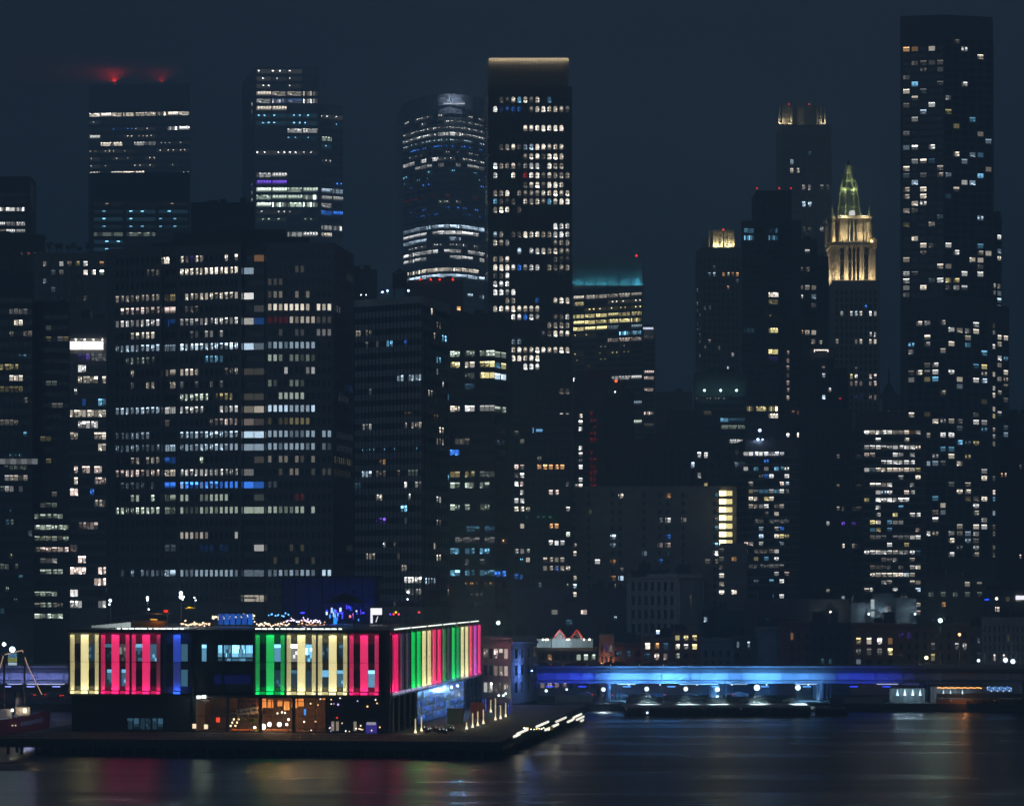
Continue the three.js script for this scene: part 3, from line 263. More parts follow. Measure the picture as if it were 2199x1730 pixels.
tower({ n: 'glass_tower', label: 'dark glass tower at the left edge with pale rooftop collar', cat: 'tower', plan: [[-60, 925], [70, 925]], top: 588, wall: [.06, .065, .075], faces: [{ y0: 645, dy: 23.8, rows: 29, cols: 7, px: [4, 64], w: .86, h: .5, lit: [[1, 2, 5, 'n', 1, .8], [2, 3, 4, 'w', 3], [3, 1, 6, 'w', 1, .5], [5, 4, 6, 't', 2, .7, 's'], [6, 0, 3, 'y', 2], [7, 2, 4, 'w', 3], [8, 0, 4, 'y', 1], [9, 5, 5, 'w', 1], [11, 0, 3, 'w', 1], [12, 5, 5, 't', 3, 1, 's'], [14, 2, 4, 't', 2, .7, 's'], [16, 1, 5, 'w', 2, .7]], rand: { p: .16, row: .25, fill: .6, tones: 'ggyntc', levels: [1, 1, 2], from: 15, spot: .25 } }] });
{ const B = scene.children.at(-1), v = at(30, 992, 922), q = (x, y, z) => [PX(x, 922) - B.ox, PY(y, 922) - B.base, -922 + z - B.oz]; for (let k = 0; k < 7; k++) box(B, 'canopy_light', glowMat(0xdfe6ea, k % 2 ? .16 : .34), q(6 + k * 11.6, 991, 1.4), [1.6, 1.7, 1.2]); box(B, 'canopy', mat(.3, .3, .3), q(38, 984, 1), [13, .4, 3]); box(B, 'canopy', mat(.3, .3, .3), q(38, 998, 1), [13, .3, 3]); }
tower({ n: 'glass_tower', label: 'dim dark tower beside left edge with wide greenish lower floors', cat: 'tower', plan: [[71, 935], [149, 935]], top: 652, wall: [.05, .048, .055], faces: [{ y0: 680, dy: 23.8, rows: 28, cols: 6, px: [79, 141], w: .9, h: .42, lit: [[18, 0, 4, 'g', 2], [19, 0, 5, 'g', 3], [20, 0, 5, 'g', 2], [21, 1, 5, 'p', 3], [22, 1, 3, 'n', 2], [23, 0, 4, 'g', 2, .6], [25, 0, 3, 'g', 2], [26, 0, 3, 'g', 2, .7], [27, 0, 4, 'g', 3]], rand: { p: .05, row: .1, tones: 'gyw', levels: [1, 1] } }] });
{ const B = tower({ n: 'glass_tower', label: 'narrow gridded glass tower with one blazing white floor near top', cat: 'tower', plan: [[150, 905], [228, 905]], top: 690, back: 6, wall: [.12, .13, .14], faces: [{ y0: 743, dy: 24.1, rows: 24, cols: 9, px: [154, 223], w: .9, h: .62, fin: .2, lit: [[1, 2, 4, 'v', 2], [1, 4, 8, 'n', 1, .6], [2, 2, 3, 'n', 4], [3, 2, 8, 'w', 3, .8], [4, 1, 1, 'n', 3, 1, 's'], [5, 3, 3, 'b', 2], [5, 7, 8, 't', 3], [6, 0, 8, 'w', 3], [7, 2, 6, 'n', 3], [8, 0, 1, 'w', 2], [8, 6, 8, 'w', 3], [9, 7, 8, 'w', 3], [11, 0, 8, 'p', 3, .7], [12, 1, 1, 'w', 3], [12, 6, 8, 'p', 3], [13, 0, 1, 'p', 4], [13, 5, 5, 'b', 3], [14, 6, 8, 'w', 2], [16, 2, 6, 'p', 2], [18, 0, 1, 'p', 2], [19, 2, 3, 'p', 4], [20, 0, 3, 'p', 4], [20, 7, 8, 'p', 4], [21, 6, 8, 'p', 4], [22, 0, 1, 'n', 4], [23, 0, 2, 'n', 4], [23, 7, 8, 'n', 3]] }] });
  const q = (x, y, z) => [PX(x, 904) - B.ox, PY(y, 904) - B.base, -904 + z - B.oz]; for (const x of [162, 186.5, 210]) box(B, 'lantern_light', glowMat(0xfff6ec, 2.6), q(x, 742, .6), [3.5, 2.6, .4]); for (let k = 0; k < 4; k++) { ball(B, 'soffit_light', glowMat(0xfff6ec, 5), q(163 + k * 19, 730, 1), .28); point(B, 0xfff2e0, 12, q(163 + k * 19, 730, 1.8)); } box(B, 'terrace_slab', mat(.4, .4, .4), q(188, 726, .8), [11.5, .5, 2]); }
// big office block with chamfered plan
{ const ys = Array.from({ length: 28 }, (_, k) => 554 + 27.05 * k), W = [.13, .128, .13], dy = 27;
  const mid = [[0, 0, 0, 'w', 3], [0, 1, 1, 'w', 1], [0, 2, 2, 'v', 1], [0, 3, 3, 'w', 3], [0, 4, 4, 'w', 2], [0, 9, 9, 'w', 3], [0, 11, 11, 'w', 3], [1, 0, 11, 'w', 4], [3, 1, 11, 'w', 3], [4, 1, 3, 'w', 1], [5, 0, 11, 'n', 3], [6, 2, 11, 'n', 2, .5], [7, 0, 11, 'c', 4], [8, 5, 8, 't', 3], [9, 0, 3, 'w', 3], [9, 9, 11, 'w', 2], [10, 0, 8, 'n', 1, .3], [11, 0, 5, 'g', 3], [11, 7, 10, 'y', 2], [12, 0, 4, 'n', 3], [12, 8, 11, 'n', 3], [13, 6, 7, 'w', 1], [13, 8, 11, 'p', 3], [14, 0, 11, 'c', 3], [15, 0, 11, 'c', 3], [16, 4, 4, 'g', 3], [17, 0, 11, 'n', 3], [18, 0, 11, 'b', 4], [18, 0, 0, 'c', 4], [18, 3, 9, 'c', 3, .4], [19, 0, 9, 'g', 3, .85], [20, 0, 0, 'g', 3], [20, 1, 3, 'g', 1], [20, 4, 11, 'g', 3], [22, 0, 5, 'w', 3], [22, 11, 11, 'n', 3], [23, 4, 9, 'b', 1, .7], [25, 0, 11, 'c', 3], [27, 6, 11, 'w', 1, .2]];
  const left = [[1, 6, 8, 'w', 1], [3, 0, 8, 'w', 2, .8], [4, 1, 8, 'p', 3], [5, 0, 8, 'n', 3], [6, 3, 7, 'w', 3], [7, 0, 8, 'c', 3], [8, 2, 7, 'g', 2], [9, 3, 3, 'w', 2], [10, 3, 7, 'w', 2, .6], [12, 0, 8, 'c', 3], [14, 0, 6, 'c', 2], [14, 3, 3, 'c', 4, 1, 's'], [15, 0, 8, 'c', 2], [16, 2, 8, 'w', 2, .7], [17, 0, 8, 'p', 3, .85], [18, 1, 7, 'c', 1, .5], [19, 3, 7, 'g', 3, .7], [20, 0, 8, 'g', 3], [25, 0, 8, 'c', 2, .8], [27, 3, 8, 'w', 1, .2]];
  const right = [[1, 1, 6, 'w', 1, .6], [2, 0, 2, 'w', 1], [3, 0, 8, 'w', 2, .8], [4, 0, 7, 'w', 4], [5, 0, 3, 'r', 1, .6], [5, 4, 8, 'w', 3], [6, 2, 7, 'n', 1, .3], [7, 0, 8, 'c', 3], [8, 0, 2, 'g', 3], [8, 4, 8, 'g', 2], [9, 3, 8, 'n', 3, .8], [10, 0, 7, 'g', 2, .6], [11, 0, 7, 'g', 3, .8], [12, 0, 8, 'c', 4], [13, 0, 8, 'y', 2, .5], [14, 0, 8, 'c', 3], [15, 0, 8, 'c', 3], [16, 0, 8, 'w', 2, .6], [17, 0, 8, 'w', 2, .5], [18, 0, 1, 'c', 1], [19, 2, 6, 'r', 1, .4], [20, 0, 8, 'g', 3, .9], [23, 0, 6, 'y', 1, .5], [24, 1, 8, 'y', 1, .4], [25, 0, 8, 'c', 3]];
  const rec = (e, px, lit) => ({ e, ys, dy, cols: 2, px, w: .96, h: .52, wide: 1, lit });
  const B = tower({ n: 'office_block', label: 'big dark angular office block with many rows of square lit windows', cat: 'building', D: 988, plan: [[228, 1002], [346, 993], [350, 996], [380, 993], [518, 985], [522, 989], [568, 988], [572, 983], [714, 983], [758, 1018]], top: 530, bareRoof: 1, wall: W, back: 26, faces: [
    { e: 0, ys, dy, cols: 9, px: [252, 339], w: .62, h: .52, lit: left }, rec(2, [358, 371], [[0, 0, 0, 'w', 4], [3, 0, 1, 'y', 2], [4, 0, 1, 'p', 3], [5, 0, 1, 'b', 1], [7, 0, 1, 'c', 3], [9, 0, 1, 'w', 2], [10, 1, 1, 'w', 2], [12, 0, 1, 'n', 3], [13, 0, 0, 'w', 1], [15, 0, 1, 'c', 3], [16, 0, 1, 'b', 2], [17, 0, 1, 'w', 3], [18, 0, 1, 'b', 3], [19, 0, 1, 'g', 2], [20, 0, 1, 'g', 2], [23, 0, 1, 'c', 1], [25, 0, 1, 'c', 3]]),
    { e: 3, ys, dy, cols: 12, px: [390.5, 507.5], w: .62, h: .52, lit: mid }, rec(5, [534, 556], [[0, 1, 1, 'a', 2], [1, 0, 0, 'c', 3], [3, 0, 0, 'n', 4], [4, 1, 1, 'n', 1], [5, 0, 0, 'n', 3], [5, 1, 1, 'b', 2, 1, 's'], [7, 0, 0, 'c', 4], [7, 1, 1, 'c', 2], [9, 0, 1, 'w', 1], [11, 0, 1, 'w', 1], [12, 0, 1, 'w', 3], [13, 0, 1, 'p', 2], [14, 0, 1, 'c', 4], [15, 0, 1, 'c', 3], [16, 1, 1, 'w', 1], [17, 0, 0, 'n', 2], [18, 0, 1, 'b', 4], [19, 1, 1, 'g', 1], [20, 0, 1, 'g', 3], [23, 1, 1, 'n', 3], [25, 0, 1, 'c', 3], [27, 0, 1, 'w', 3]]),
    { e: 7, ys, dy, cols: 12, px: [579, 707], w: .62, h: .52, lit: [...right, [4, 9, 11, 'w', 4], [6, 9, 11, 'n', 2], [14, 10, 11, 'c', 4], [15, 10, 11, 'c', 2], [17, 10, 11, 'w', 1], [25, 10, 11, 'c', 4], [5, 9, 11, 'w', 1]] },
    { e: 8, ys, dy, cols: 9, px: [718, 754], w: .5, h: .52, lit: [[1, 6, 8, 'n', 1], [4, 0, 2, 'n', 2], [10, 5, 8, 'b', 2], [11, 2, 6, 'n', 1], [14, 1, 8, 'c', 1], [15, 1, 8, 'c', 1], [16, 0, 8, 'y', 2], [17, 0, 7, 'y', 1], [23, 6, 8, 'n', 1]] }] });
  const o = (pts, y0, y1) => part(B, 'roof_tier', prism(pts.map(([x, d]) => [PX(x, d) - B.ox, -d - B.oz]), PY(y0, 990) - B.base, PY(y1, 990) - B.base), mat(...W));
  o([[292, 1012], [346, 1004], [518, 987], [690, 992], [738, 1028], [738, 1055], [292, 1055]], 533, 521); o([[325, 1012], [378, 1004], [518, 990], [664, 994], [664, 1050], [325, 1050]], 522, 507); o([[372, 1010], [520, 996], [614, 998], [614, 1048], [372, 1048]], 508, 487);
  for (const x of [352.5, 378]) box(B, 'corner_rail', mat(.12, .12, .12), [PX(x, 992) - B.ox, PY(900, 992) - B.base, -992 - B.oz], [.3, 110, .3]); }
// gridded curtain wall block and things behind it
tower({ n: 'tower_block', label: 'dark roof block behind gridded tower, beside big office block', cat: 'building', plan: [[757, 1120], [809, 1120]], top: 583, wall: [.05, .055, .065], roofs: [[757, 799, 578, 2, 12]] });
tower({ n: 'tower_block', label: 'dark block with four red roof beacons behind gridded tower', cat: 'building', plan: [[876, 1130], [994, 1130]], top: 606, wall: [.06, .065, .075], faces: [{ bare: 1, y0: 662, dy: 20, rows: 1, cols: 2, px: [971, 985], w: .55, hpx: 8, lit: [[0, 1, 1, 'a', 4]] }] });
{ const B = scene.children.at(-1); for (const x of [902, 925, 944, 972]) { const v = at(x, 602, 1129); ball(B, 'beacon_light', glowMat(0xff2a1a, 5), [v.x - B.ox, v.y - B.base + .4, v.z - B.oz], .4); } }
tower({ n: 'gridded_tower', label: 'gridded glass office tower with pale spandrel squares, two faces showing', cat: 'tower', plan: [[761, 962], [908, 945], [966, 975]], top: 640, bareRoof: 1, wall: [.45, .48, .5], core: mat(.035, .05, .06, .15, 0, 1), faces: [
  { e: 0, y0: 656, dy: 25.6, rows: 26, cols: 19, px: [766, 903], w: .88, h: .5, pierMat: [.06, .065, .07], fin: .3, lit: [[2, 0, 1, 'w', 2], [2, 3, 4, 'w', 1], [3, 9, 10, 't', 3], [3, 14, 14, 'b', 2], [6, 12, 13, 'c', 3], [6, 15, 18, 'c', 3], [9, 14, 15, 'a', 1, 1, 's'], [10, 2, 4, 'n', 2], [10, 14, 18, 'w', 2, .7], [12, 0, 18, 't', 2, .4, 's'], [13, 7, 8, 'a', 2], [14, 2, 4, 'c', 3], [14, 6, 8, 'w', 1], [14, 15, 17, 'g', 1], [15, 0, 1, 't', 1], [15, 14, 14, 'n', 4], [15, 17, 18, 'n', 2], [16, 6, 7, 'w', 3], [16, 15, 15, 'n', 3], [17, 13, 14, 't', 4], [18, 6, 7, 'v', 2], [18, 8, 8, 'v', 3], [20, 8, 8, 'n', 4, 1, 's'], [21, 3, 5, 'w', 2], [22, 13, 14, 'w', 2], [23, 14, 18, 'n', 4], [24, 14, 18, 'n', 2]], rand: { p: .015, levels: [1, 1] } },
  { e: 1, y0: 663, dy: 25.4, rows: 26, cols: 9, px: [913, 961], w: .85, h: .52, pierMat: [.05, .055, .06], fin: .3, lit: [[0, 2, 2, 'w', 3], [1, 4, 5, 'w', 1], [2, 3, 3, 'w', 2], [2, 6, 7, 't', 4], [4, 4, 5, 't', 3], [5, 4, 4, 'n', 2], [6, 6, 6, 'n', 3], [7, 0, 4, 'w', 3, .7], [7, 8, 8, 't', 2], [9, 3, 4, 'a', 1], [10, 5, 6, 'w', 3], [11, 4, 6, 'w', 2], [14, 8, 8, 't', 3], [16, 4, 5, 'n', 3], [18, 4, 5, 'w', 2], [20, 3, 3, 'w', 3], [21, 4, 5, 'w', 3], [23, 0, 3, 'c', 3], [24, 8, 8, 'p', 2]] }] });
{ const v = at(857, 634, 965), t = thing('water_tank', 'wooden rooftop water tank with conical roof above gridded tower', 'water tank', [v.x, v.y, v.z - 8]); cyl(t, 'barrel', mat(.05, .04, .035), [0, 6, 0], 2.6, 4.6); part(t, 'cone_roof', new THREE.ConeGeometry(3, 2, 14), mat(.05, .045, .04), [0, 9.3, 0]); box(t, 'platform', STEEL, [0, 3.5, 0], [6.2, .35, 6.2]); for (const [a, b] of [[-2, -2], [2, -2], [-2, 2], [2, 2]]) box(t, 'leg', STEEL, [a, 1.7, b], [.35, 3.4, .35]);
  [[775, 633], [786, 633], [821, 627], [832, 624], [877, 624]].forEach(([x, y], k) => { const p = at(x, y, 958), l = thing('roof_lamp', ['small white roof lamp near the left corner of gridded tower', 'second small white roof lamp on gridded tower', 'blue-white roof floodlight left of water tank', 'bright blue-white roof floodlight just left of water tank', 'blue-white roof floodlight right of water tank'][k], 'lamp', [p.x, PY(640, 962) + .9, p.z]); const h = p.y - PY(640, 962) - .9; cyl(l, 'post', STEEL, [0, h / 2, 0], .06, h); lampHead(l, k < 2 ? 0xf2ffff : 0xa9c8ff, 6, [0, h, 0], k < 2 ? .22 : .4, k < 2 ? 0 : 60); }); }
tower({ n: 'office_block', label: 'near-black office block with blazing white banded windows and rounded corner', cat: 'building', plan: [[967, 920], [1062, 916], [1086, 922], [1098, 934]], top: 678, wall: [.035, .035, .04], faces: [
  { e: 0, y0: 758, dy: 23.6, rows: 24, cols: 9, px: [972, 1057], w: .94, h: .52, lit: [[0, 0, 1, 'g', 3], [0, 3, 4, 'g', 2], [0, 6, 8, 'g', 3], [1, 0, 1, 'y', 4], [1, 3, 4, 'w', 3], [1, 6, 8, 'y', 4], [2, 3, 4, 'g', 1], [2, 6, 8, 'y', 4], [3, 3, 4, 't', 1], [5, 0, 1, 'w', 3], [5, 3, 4, 'n', 4], [5, 6, 8, 'n', 2], [8, 1, 4, 'w', 1, .6], [9, 0, 1, 'b', 4], [11, 0, 1, 'y', 2], [11, 3, 4, 'y', 2], [11, 6, 8, 'g', 1], [12, 0, 1, 'g', 3], [12, 3, 4, 'g', 3], [12, 6, 7, 'g', 2], [14, 0, 1, 'g', 3], [14, 3, 3, 'g', 2], [14, 6, 7, 'g', 2], [16, 3, 8, 't', 1, .4], [17, 0, 8, 'n', 1, .6], [18, 0, 1, 't', 3], [18, 3, 4, 't', 2], [18, 6, 7, 't', 3], [19, 1, 8, 'n', 1, .5], [20, 0, 1, 't', 4], [20, 3, 4, 't', 2], [20, 6, 8, 't', 3], [21, 3, 8, 'a', 2, .7, 's'], [22, 4, 6, 'n', 1, .5, 's']] },
  { e: 1, y0: 760, dy: 23.6, rows: 24, cols: 2, px: [1068, 1081], w: .92, h: .52, lit: [[0, 0, 1, 'g', 2], [1, 0, 0, 't', 2], [1, 1, 1, 'y', 3], [2, 0, 1, 'c', 4], [5, 0, 1, 'g', 2], [20, 0, 1, 'b', 3], [17, 1, 1, 'a', 3, 1, 's']] }, { e: 2, y0: 762, dy: 23.6, rows: 24, cols: 1, px: [1092, 1092], cw: 8, w: .8, h: .52, lit: [[2, 0, 0, 'w', 3], [4, 0, 0, 'p', 1], [8, 0, 0, 'w', 3, 1, 's'], [17, 0, 0, 'a', 3]] }] });
{ const B = tower({ n: 'office_block', label: 'dark block at the foot of arched-window tower with scattered warm windows', cat: 'building', plan: [[1099, 890], [1228, 890]], top: 895, wall: [.04, .043, .05], faces: [{ y0: 912, dy: 18.1, rows: 22, cols: 10, px: [1109, 1220], w: .66, h: .55, lit: [[5, 0, 1, 'p', 3], [5, 4, 5, 'a', 4], [5, 6, 8, 'a', 3], [6, 1, 1, 'n', 4], [7, 0, 0, 'n', 4], [7, 1, 1, 'p', 3], [8, 1, 1, 'n', 3], [8, 6, 7, 'p', 3], [9, 0, 1, 'n', 3], [10, 0, 2, 'w', 3], [10, 9, 9, 'n', 3], [11, 2, 6, 'e', 2, .6, 's'], [12, 1, 1, 'w', 3], [12, 6, 7, 'a', 3], [13, 9, 9, 'g', 3], [14, 6, 8, 'n', 4, .8], [15, 0, 2, 'n', 2], [16, 1, 1, 't', 3, 1, 's'], [16, 2, 2, 'w', 3], [16, 5, 8, 'w', 2], [17, 5, 8, 'w', 2], [17, 7, 7, 'b', 3], [17, 9, 9, 'w', 3], [18, 0, 1, 'b', 2], [19, 9, 9, 'w', 2, 1, 's']], rand: { p: .03, levels: [1] } }] });
  const v = at(1158, 925, 889); for (const [x, w] of [[1145, .25], [1158, 2]]) { const p = at(x, 924, 889); box(B, 'sign_light', glowMat(0x7fc4ff, 1.2), [p.x - B.ox, p.y - B.base, p.z - B.oz + .6], [w, w > 1 ? .8 : 1.6, .3]); } }
tower({ n: 'apartment_tower', label: 'slim dark tower with one column of bright square stair windows', cat: 'tower', plan: [[1232, 990], [1262, 990]], top: 868, wall: [.05, .055, .06], faces: [{ y0: 893, dy: 13.7, rows: 16, cols: 3, px: [1237, 1257], w: .75, h: .62, lit: [[0, 1, 1, 'w', 3], [1, 1, 1, 'n', 4], [2, 1, 1, 'n', 4], [5, 1, 1, 'n', 4], [6, 1, 1, 'n', 3], [7, 1, 1, 'n', 1], [8, 1, 1, 'n', 4], [10, 1, 1, 'n', 3], [11, 1, 1, 'n', 4], [11, 0, 0, 'p', 2]] }] });
tower({ n: 'tower_block', label: 'dark block with dull red rooftop box and two columns of reddish windows', cat: 'building', plan: [[1233, 1020], [1318, 1020]], top: 818, wall: [.065, .065, .07], roofMat: mat(.25, .06, .06), roofs: [[1262, 1314, 793, 2, 10]], faces: [{ y0: 888, dy: 14.1, rows: 12, cols: 2, px: [1270, 1278], w: .6, h: .6, every: 9, rand: { p: .8, tones: 'r', levels: [1] } }] });
tower({ n: 'tower_block', label: 'blank black tower slab with small white lamp at its roof corner', cat: 'building', plan: [[1300, 970], [1361, 970]], top: 848, wall: [.025, .028, .034], roofs: [[1330, 1346, 818, 3, 8]] });
{ const B = scene.children.at(-1), v = at(1321, 843, 969); ball(B, 'roof_light', glowMat(0xdcfff0, 5), [v.x - B.ox, v.y - B.base + .3, v.z - B.oz], .3); const w = at(1323, 818, 972); ball(B, 'beacon_light', glowMat(0xff5028, 6), [w.x - B.ox, w.y - B.base, w.z - B.oz], .45); cyl(B, 'beacon_post', STEEL, [w.x - B.ox, w.y - B.base - 2.4, w.z - B.oz], .1, 4.6); }
tower({ n: 'stone_building', label: 'dark stone building with sloping setback roofs and few windows', cat: 'building', plan: [[1362, 1040], [1480, 1030], [1565, 1040]], top: 944, wall: [.075, .07, .062], roofs: [[1410, 1545, 925, 8, 20], [1436, 1510, 880, 12, 16]], faces: [{ e: 0, y0: 976, dy: 22, rows: 5, cols: 8, px: [1372, 1472], w: .4, h: .6, rand: { p: .04, levels: [1] } }, { e: 1, y0: 976, dy: 22, rows: 5, cols: 6, px: [1487, 1558], w: .55, h: .55, lit: [[0, 1, 2, 'n', 4], [1, 0, 0, 'c', 4], [2, 1, 1, 'n', 2], [3, 2, 2, 'y', 3]] }] });
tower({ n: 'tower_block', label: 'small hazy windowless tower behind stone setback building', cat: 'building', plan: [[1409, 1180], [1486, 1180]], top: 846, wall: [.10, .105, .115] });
{ const B = tower({ n: 'office_block', label: 'dark blue-lit office block with three teal lamps along its top', cat: 'building', plan: [[1491, 1060], [1602, 1060]], top: 806, wall: [.05, .06, .07], faces: [{ y0: 856, dy: 15.2, rows: 12, cols: 6, px: [1502, 1592], w: .92, h: .5, wide: 1, lit: [[0, 0, 1, 'n', 1, 1, 's'], [0, 2, 3, 'n', 1, 1, 's'], [2, 0, 1, 'y', 2], [3, 3, 3, 't', 3], [3, 4, 5, 't', 1], [4, 3, 5, 'g', 2], [6, 3, 5, 'n', 3]] }], roofs: [[1500, 1520, 798, 4, 8], [1540, 1580, 792, 8, 10]] });
  for (const x of [1513, 1548, 1582]) { const v = at(x, 838, 1058); ball(B, 'facade_light', glowMat(0xc2fff4, 5), [v.x - B.ox, v.y - B.base, v.z - B.oz], .5); point(B, 0xa8fff0, 9, [v.x - B.ox, v.y - B.base, v.z - B.oz + 1.2]); } }
// balcony towers
function balconyTower(label, x0, x1, top, D, y0, cols, px, rows, rand, lit, roofs) {
  const B = tower({ n: 'balcony_tower', label, cat: 'tower', plan: [[x0, D + 22], [x0 + 22, D], [x1, D]], top, wall: [.075, .07, .065], roofs, faces: [{ e: 1, y0, dy: 16.1, rows, cols, px, w: .86, h: .5, every: 2, rand, lit }] });
  for (let k = 0; k <= rows; k++) { const y = PY(y0 + (k + .45) * 16.1, D); box(B, 'balcony_slab', mat(.75, .73, .68), [(PX(x0 + 26, D) + PX(x1, D)) / 2 - B.ox, y - B.base, -D + .7 - B.oz], [PX(x1, D) - PX(x0 + 26, D), .16, 1.6]); rod(B, 'balcony_slab', mat(.75, .73, .68), [PX(x0, D + 22) - B.ox, y - B.base, -D - 22 - B.oz], [PX(x0 + 22, D) - B.ox, y - B.base, -D - B.oz], .1); }
  for (const u of [.28, .62]) for (let k = 0; k < rows; k += 2) box(B, 'balcony_divider', mat(.2, .19, .18), [PX(x0 + 30 + u * (x1 - x0 - 30), D) - B.ox, PY(y0 + (k + .2) * 16.1, D) - B.base, -D + .6 - B.oz], [.2, 1.8, 1.3]);
  return B;
}
balconyTower('balcony apartment tower with rooftop blue-white floodlights above it', 1578, 1716, 950, 960, 974, 9, [1602, 1690], 22, { p: .34, row: .25, fill: .75, tones: 'wwnnnpctyb', levels: [1, 2, 2, 3, 3] }, [[0, 0, 7, 'n', 4, .8]], [[1600, 1660, 938, 6, 10]]);
{ [[1633, 923, .55, 120], [1629, 943, .5, 60], [1639, 943, .35, 0]].forEach(([x, y, r, e], k) => { const v = at(x, y, 958), l = thing('roof_lamp', ['highest blue-white floodlight on the balcony tower roof', 'blue-white roof floodlight directly below the highest one', 'smallest blue-white roof floodlight of the balcony tower'][k], 'lamp', [v.x, PY(950, 960), v.z - 2]), h = Math.max(.9, v.y - PY(950, 960)); cyl(l, 'post', STEEL, [0, h / 2, 0], .07, h); lampHead(l, 0xaecbff, 6, [0, h, 0], r, e); }); }
balconyTower('balcony apartment tower with penthouse box and bright white top windows', 1830, 1990, 921, 960, 928, 10, [1862, 1972], 25, { p: .34, row: .25, fill: .8, tones: 'wwwnnnpcty', levels: [1, 2, 2, 3, 3] }, [[0, 0, 0, 'n', 4], [0, 2, 4, 'n', 4], [0, 5, 8, 'a', 2], [9, 2, 7, 'n', 4], [16, 0, 8, 'n', 3], [19, 1, 8, 'w', 3]], [[1852, 1952, 884, 8, 14]]);
tower({ n: 'apartment_tower', label: 'dark apartment tower standing between the two balcony towers', cat: 'tower', plan: [[1717, 990], [1829, 990]], top: 884, wall: [.045, .048, .055], faces: [{ y0: 900, dy: 16, rows: 28, cols: 10, px: [1724, 1822], w: .55, h: .55, lit: [[9, 7, 7, 'y', 1], [12, 7, 8, 'w', 2], [14, 8, 8, 'v', 3], [14, 5, 5, 'n', 2], [17, 8, 8, 'w', 3], [24, 8, 8, 'c', 3]], rand: { p: .02, levels: [1, 1, 2] } }] });
tower({ n: 'apartment_tower', label: 'thin dark tower with lit column of small windows beside balcony tower', cat: 'tower', plan: [[1672, 1010], [1722, 1010]], top: 700, wall: [.045, .045, .05], faces: [{ y0: 758, dy: 16, rows: 24, cols: 4, px: [1681, 1715], w: .5, h: .6, lit: [[0, 1, 1, 'p', 2], [1, 1, 1, 'p', 2], [2, 1, 1, 'p', 2], [3, 1, 1, 'p', 1], [4, 1, 1, 'p', 2], [5, 1, 1, 'p', 2], [6, 1, 1, 'p', 2], [8, 2, 3, 'a', 2], [11, 1, 1, 'n', 4], [11, 3, 3, 'w', 4], [12, 3, 3, 'w', 4], [13, 3, 3, 'w', 3, 1, 's'], [14, 3, 3, 'w', 3, 1, 's'], [15, 3, 3, 'w', 2, 1, 's']] }] });
// long brown slab with a glowing stair
{ const D = 905, o = [.3, .28, .245]; const B = tower({ n: 'apartment_slab', label: 'wide brown apartment slab with glowing white stair windows at its end', cat: 'building', plan: [[1226, D + 8], [1545, D], [1582, D + 2]], top: 1049, wall: o, back: 20, faces: [{ bare: 1, e: 0, y0: 1063, dy: 17.8, rows: 17, cols: 19, px: [1233, 1537], w: .62, h: .55, lit: [[0, 6, 6, 'w', 3], [0, 12, 12, 'a', 2], [0, 18, 18, 't', 2], [3, 11, 11, 'n', 1], [3, 12, 12, 'n', 3], [3, 14, 14, 'n', 2], [3, 18, 18, 'n', 1], [4, 18, 18, 't', 2], [5, 5, 5, 'c', 4], [5, 12, 12, 'b', 2], [6, 5, 5, 'c', 2], [6, 11, 12, 'p', 3], [6, 0, 0, 'w', 2], [6, 18, 18, 't', 3], [7, 0, 0, 'w', 3], [7, 9, 9, 'c', 2], [7, 12, 12, 't', 1], [7, 18, 18, 'n', 4], [8, 3, 3, 'n', 3], [8, 11, 11, 'b', 2], [8, 5, 5, 'a', 2], [9, 6, 6, 'n', 1], [10, 0, 0, 'w', 2], [10, 5, 5, 'a', 2], [10, 6, 6, 'c', 4], [11, 0, 0, 'c', 4], [11, 5, 5, 'w', 2], [12, 0, 0, 'w', 3], [12, 2, 2, 't', 3], [13, 0, 0, 'e', 1], [13, 2, 2, 'p', 1], [2, 2, 2, 'y', 1], [8, 17, 18, 'w', 1]] }] });
  for (const c of [0, 2, 5, 6, 9, 11, 12, 14, 18]) for (let k = 0; k < 16; k++) { const x = 1233 + c * 304 / 18, v = at(x, 1063 + k * 17.8, D + 8 - (x - 1226) / 319 * 8); box(B, 'window_recess', GLASS, [v.x - B.ox, v.y - B.base, v.z - B.oz - .28], [1.55, 1.45, .62]); }
  for (let k = 0; k < 7; k++) { const v = at(1559, 1059 + k * 17.6, D), g = part(B, 'stair_window', cells(4, 3, (i) => i < 2 ? 0 : 1), winMat('y', 4), [v.x - B.ox, v.y - B.base, v.z - B.oz + .1], null, [4.2, 1.6, 1]); box(B, 'stair_slab', mat(...o), [v.x - B.ox, v.y - B.base - 1.3, v.z - B.oz + .2], [4.8, .8, .9]); }
  point(B, 0xfff2c8, 30, [PX(1564, D) - B.ox, PY(1100, D) - B.base, -D + 4 - B.oz]); }
tower({ n: 'apartment_slab', label: 'lower wing of brown slab right of its glowing stair', cat: 'building', plan: [[1546, 901], [1604, 901]], top: 1172, wall: [.28, .26, .23], back: 20, faces: [{ bare: 1, y0: 1182, dy: 17.9, rows: 10, cols: 3, px: [1541 + 9, 1577], w: .75, h: .5, lit: [[3, 0, 0, 'w', 3], [4, 0, 0, 'w', 2], [5, 0, 0, 'w', 4], [1, 2, 2, 'a', 2], [5, 2, 2, 'w', 4], [0, 0, 0, 'w', 1], [2, 0, 0, 'w', 1], [1, 0, 0, 'w', 1]] }] });
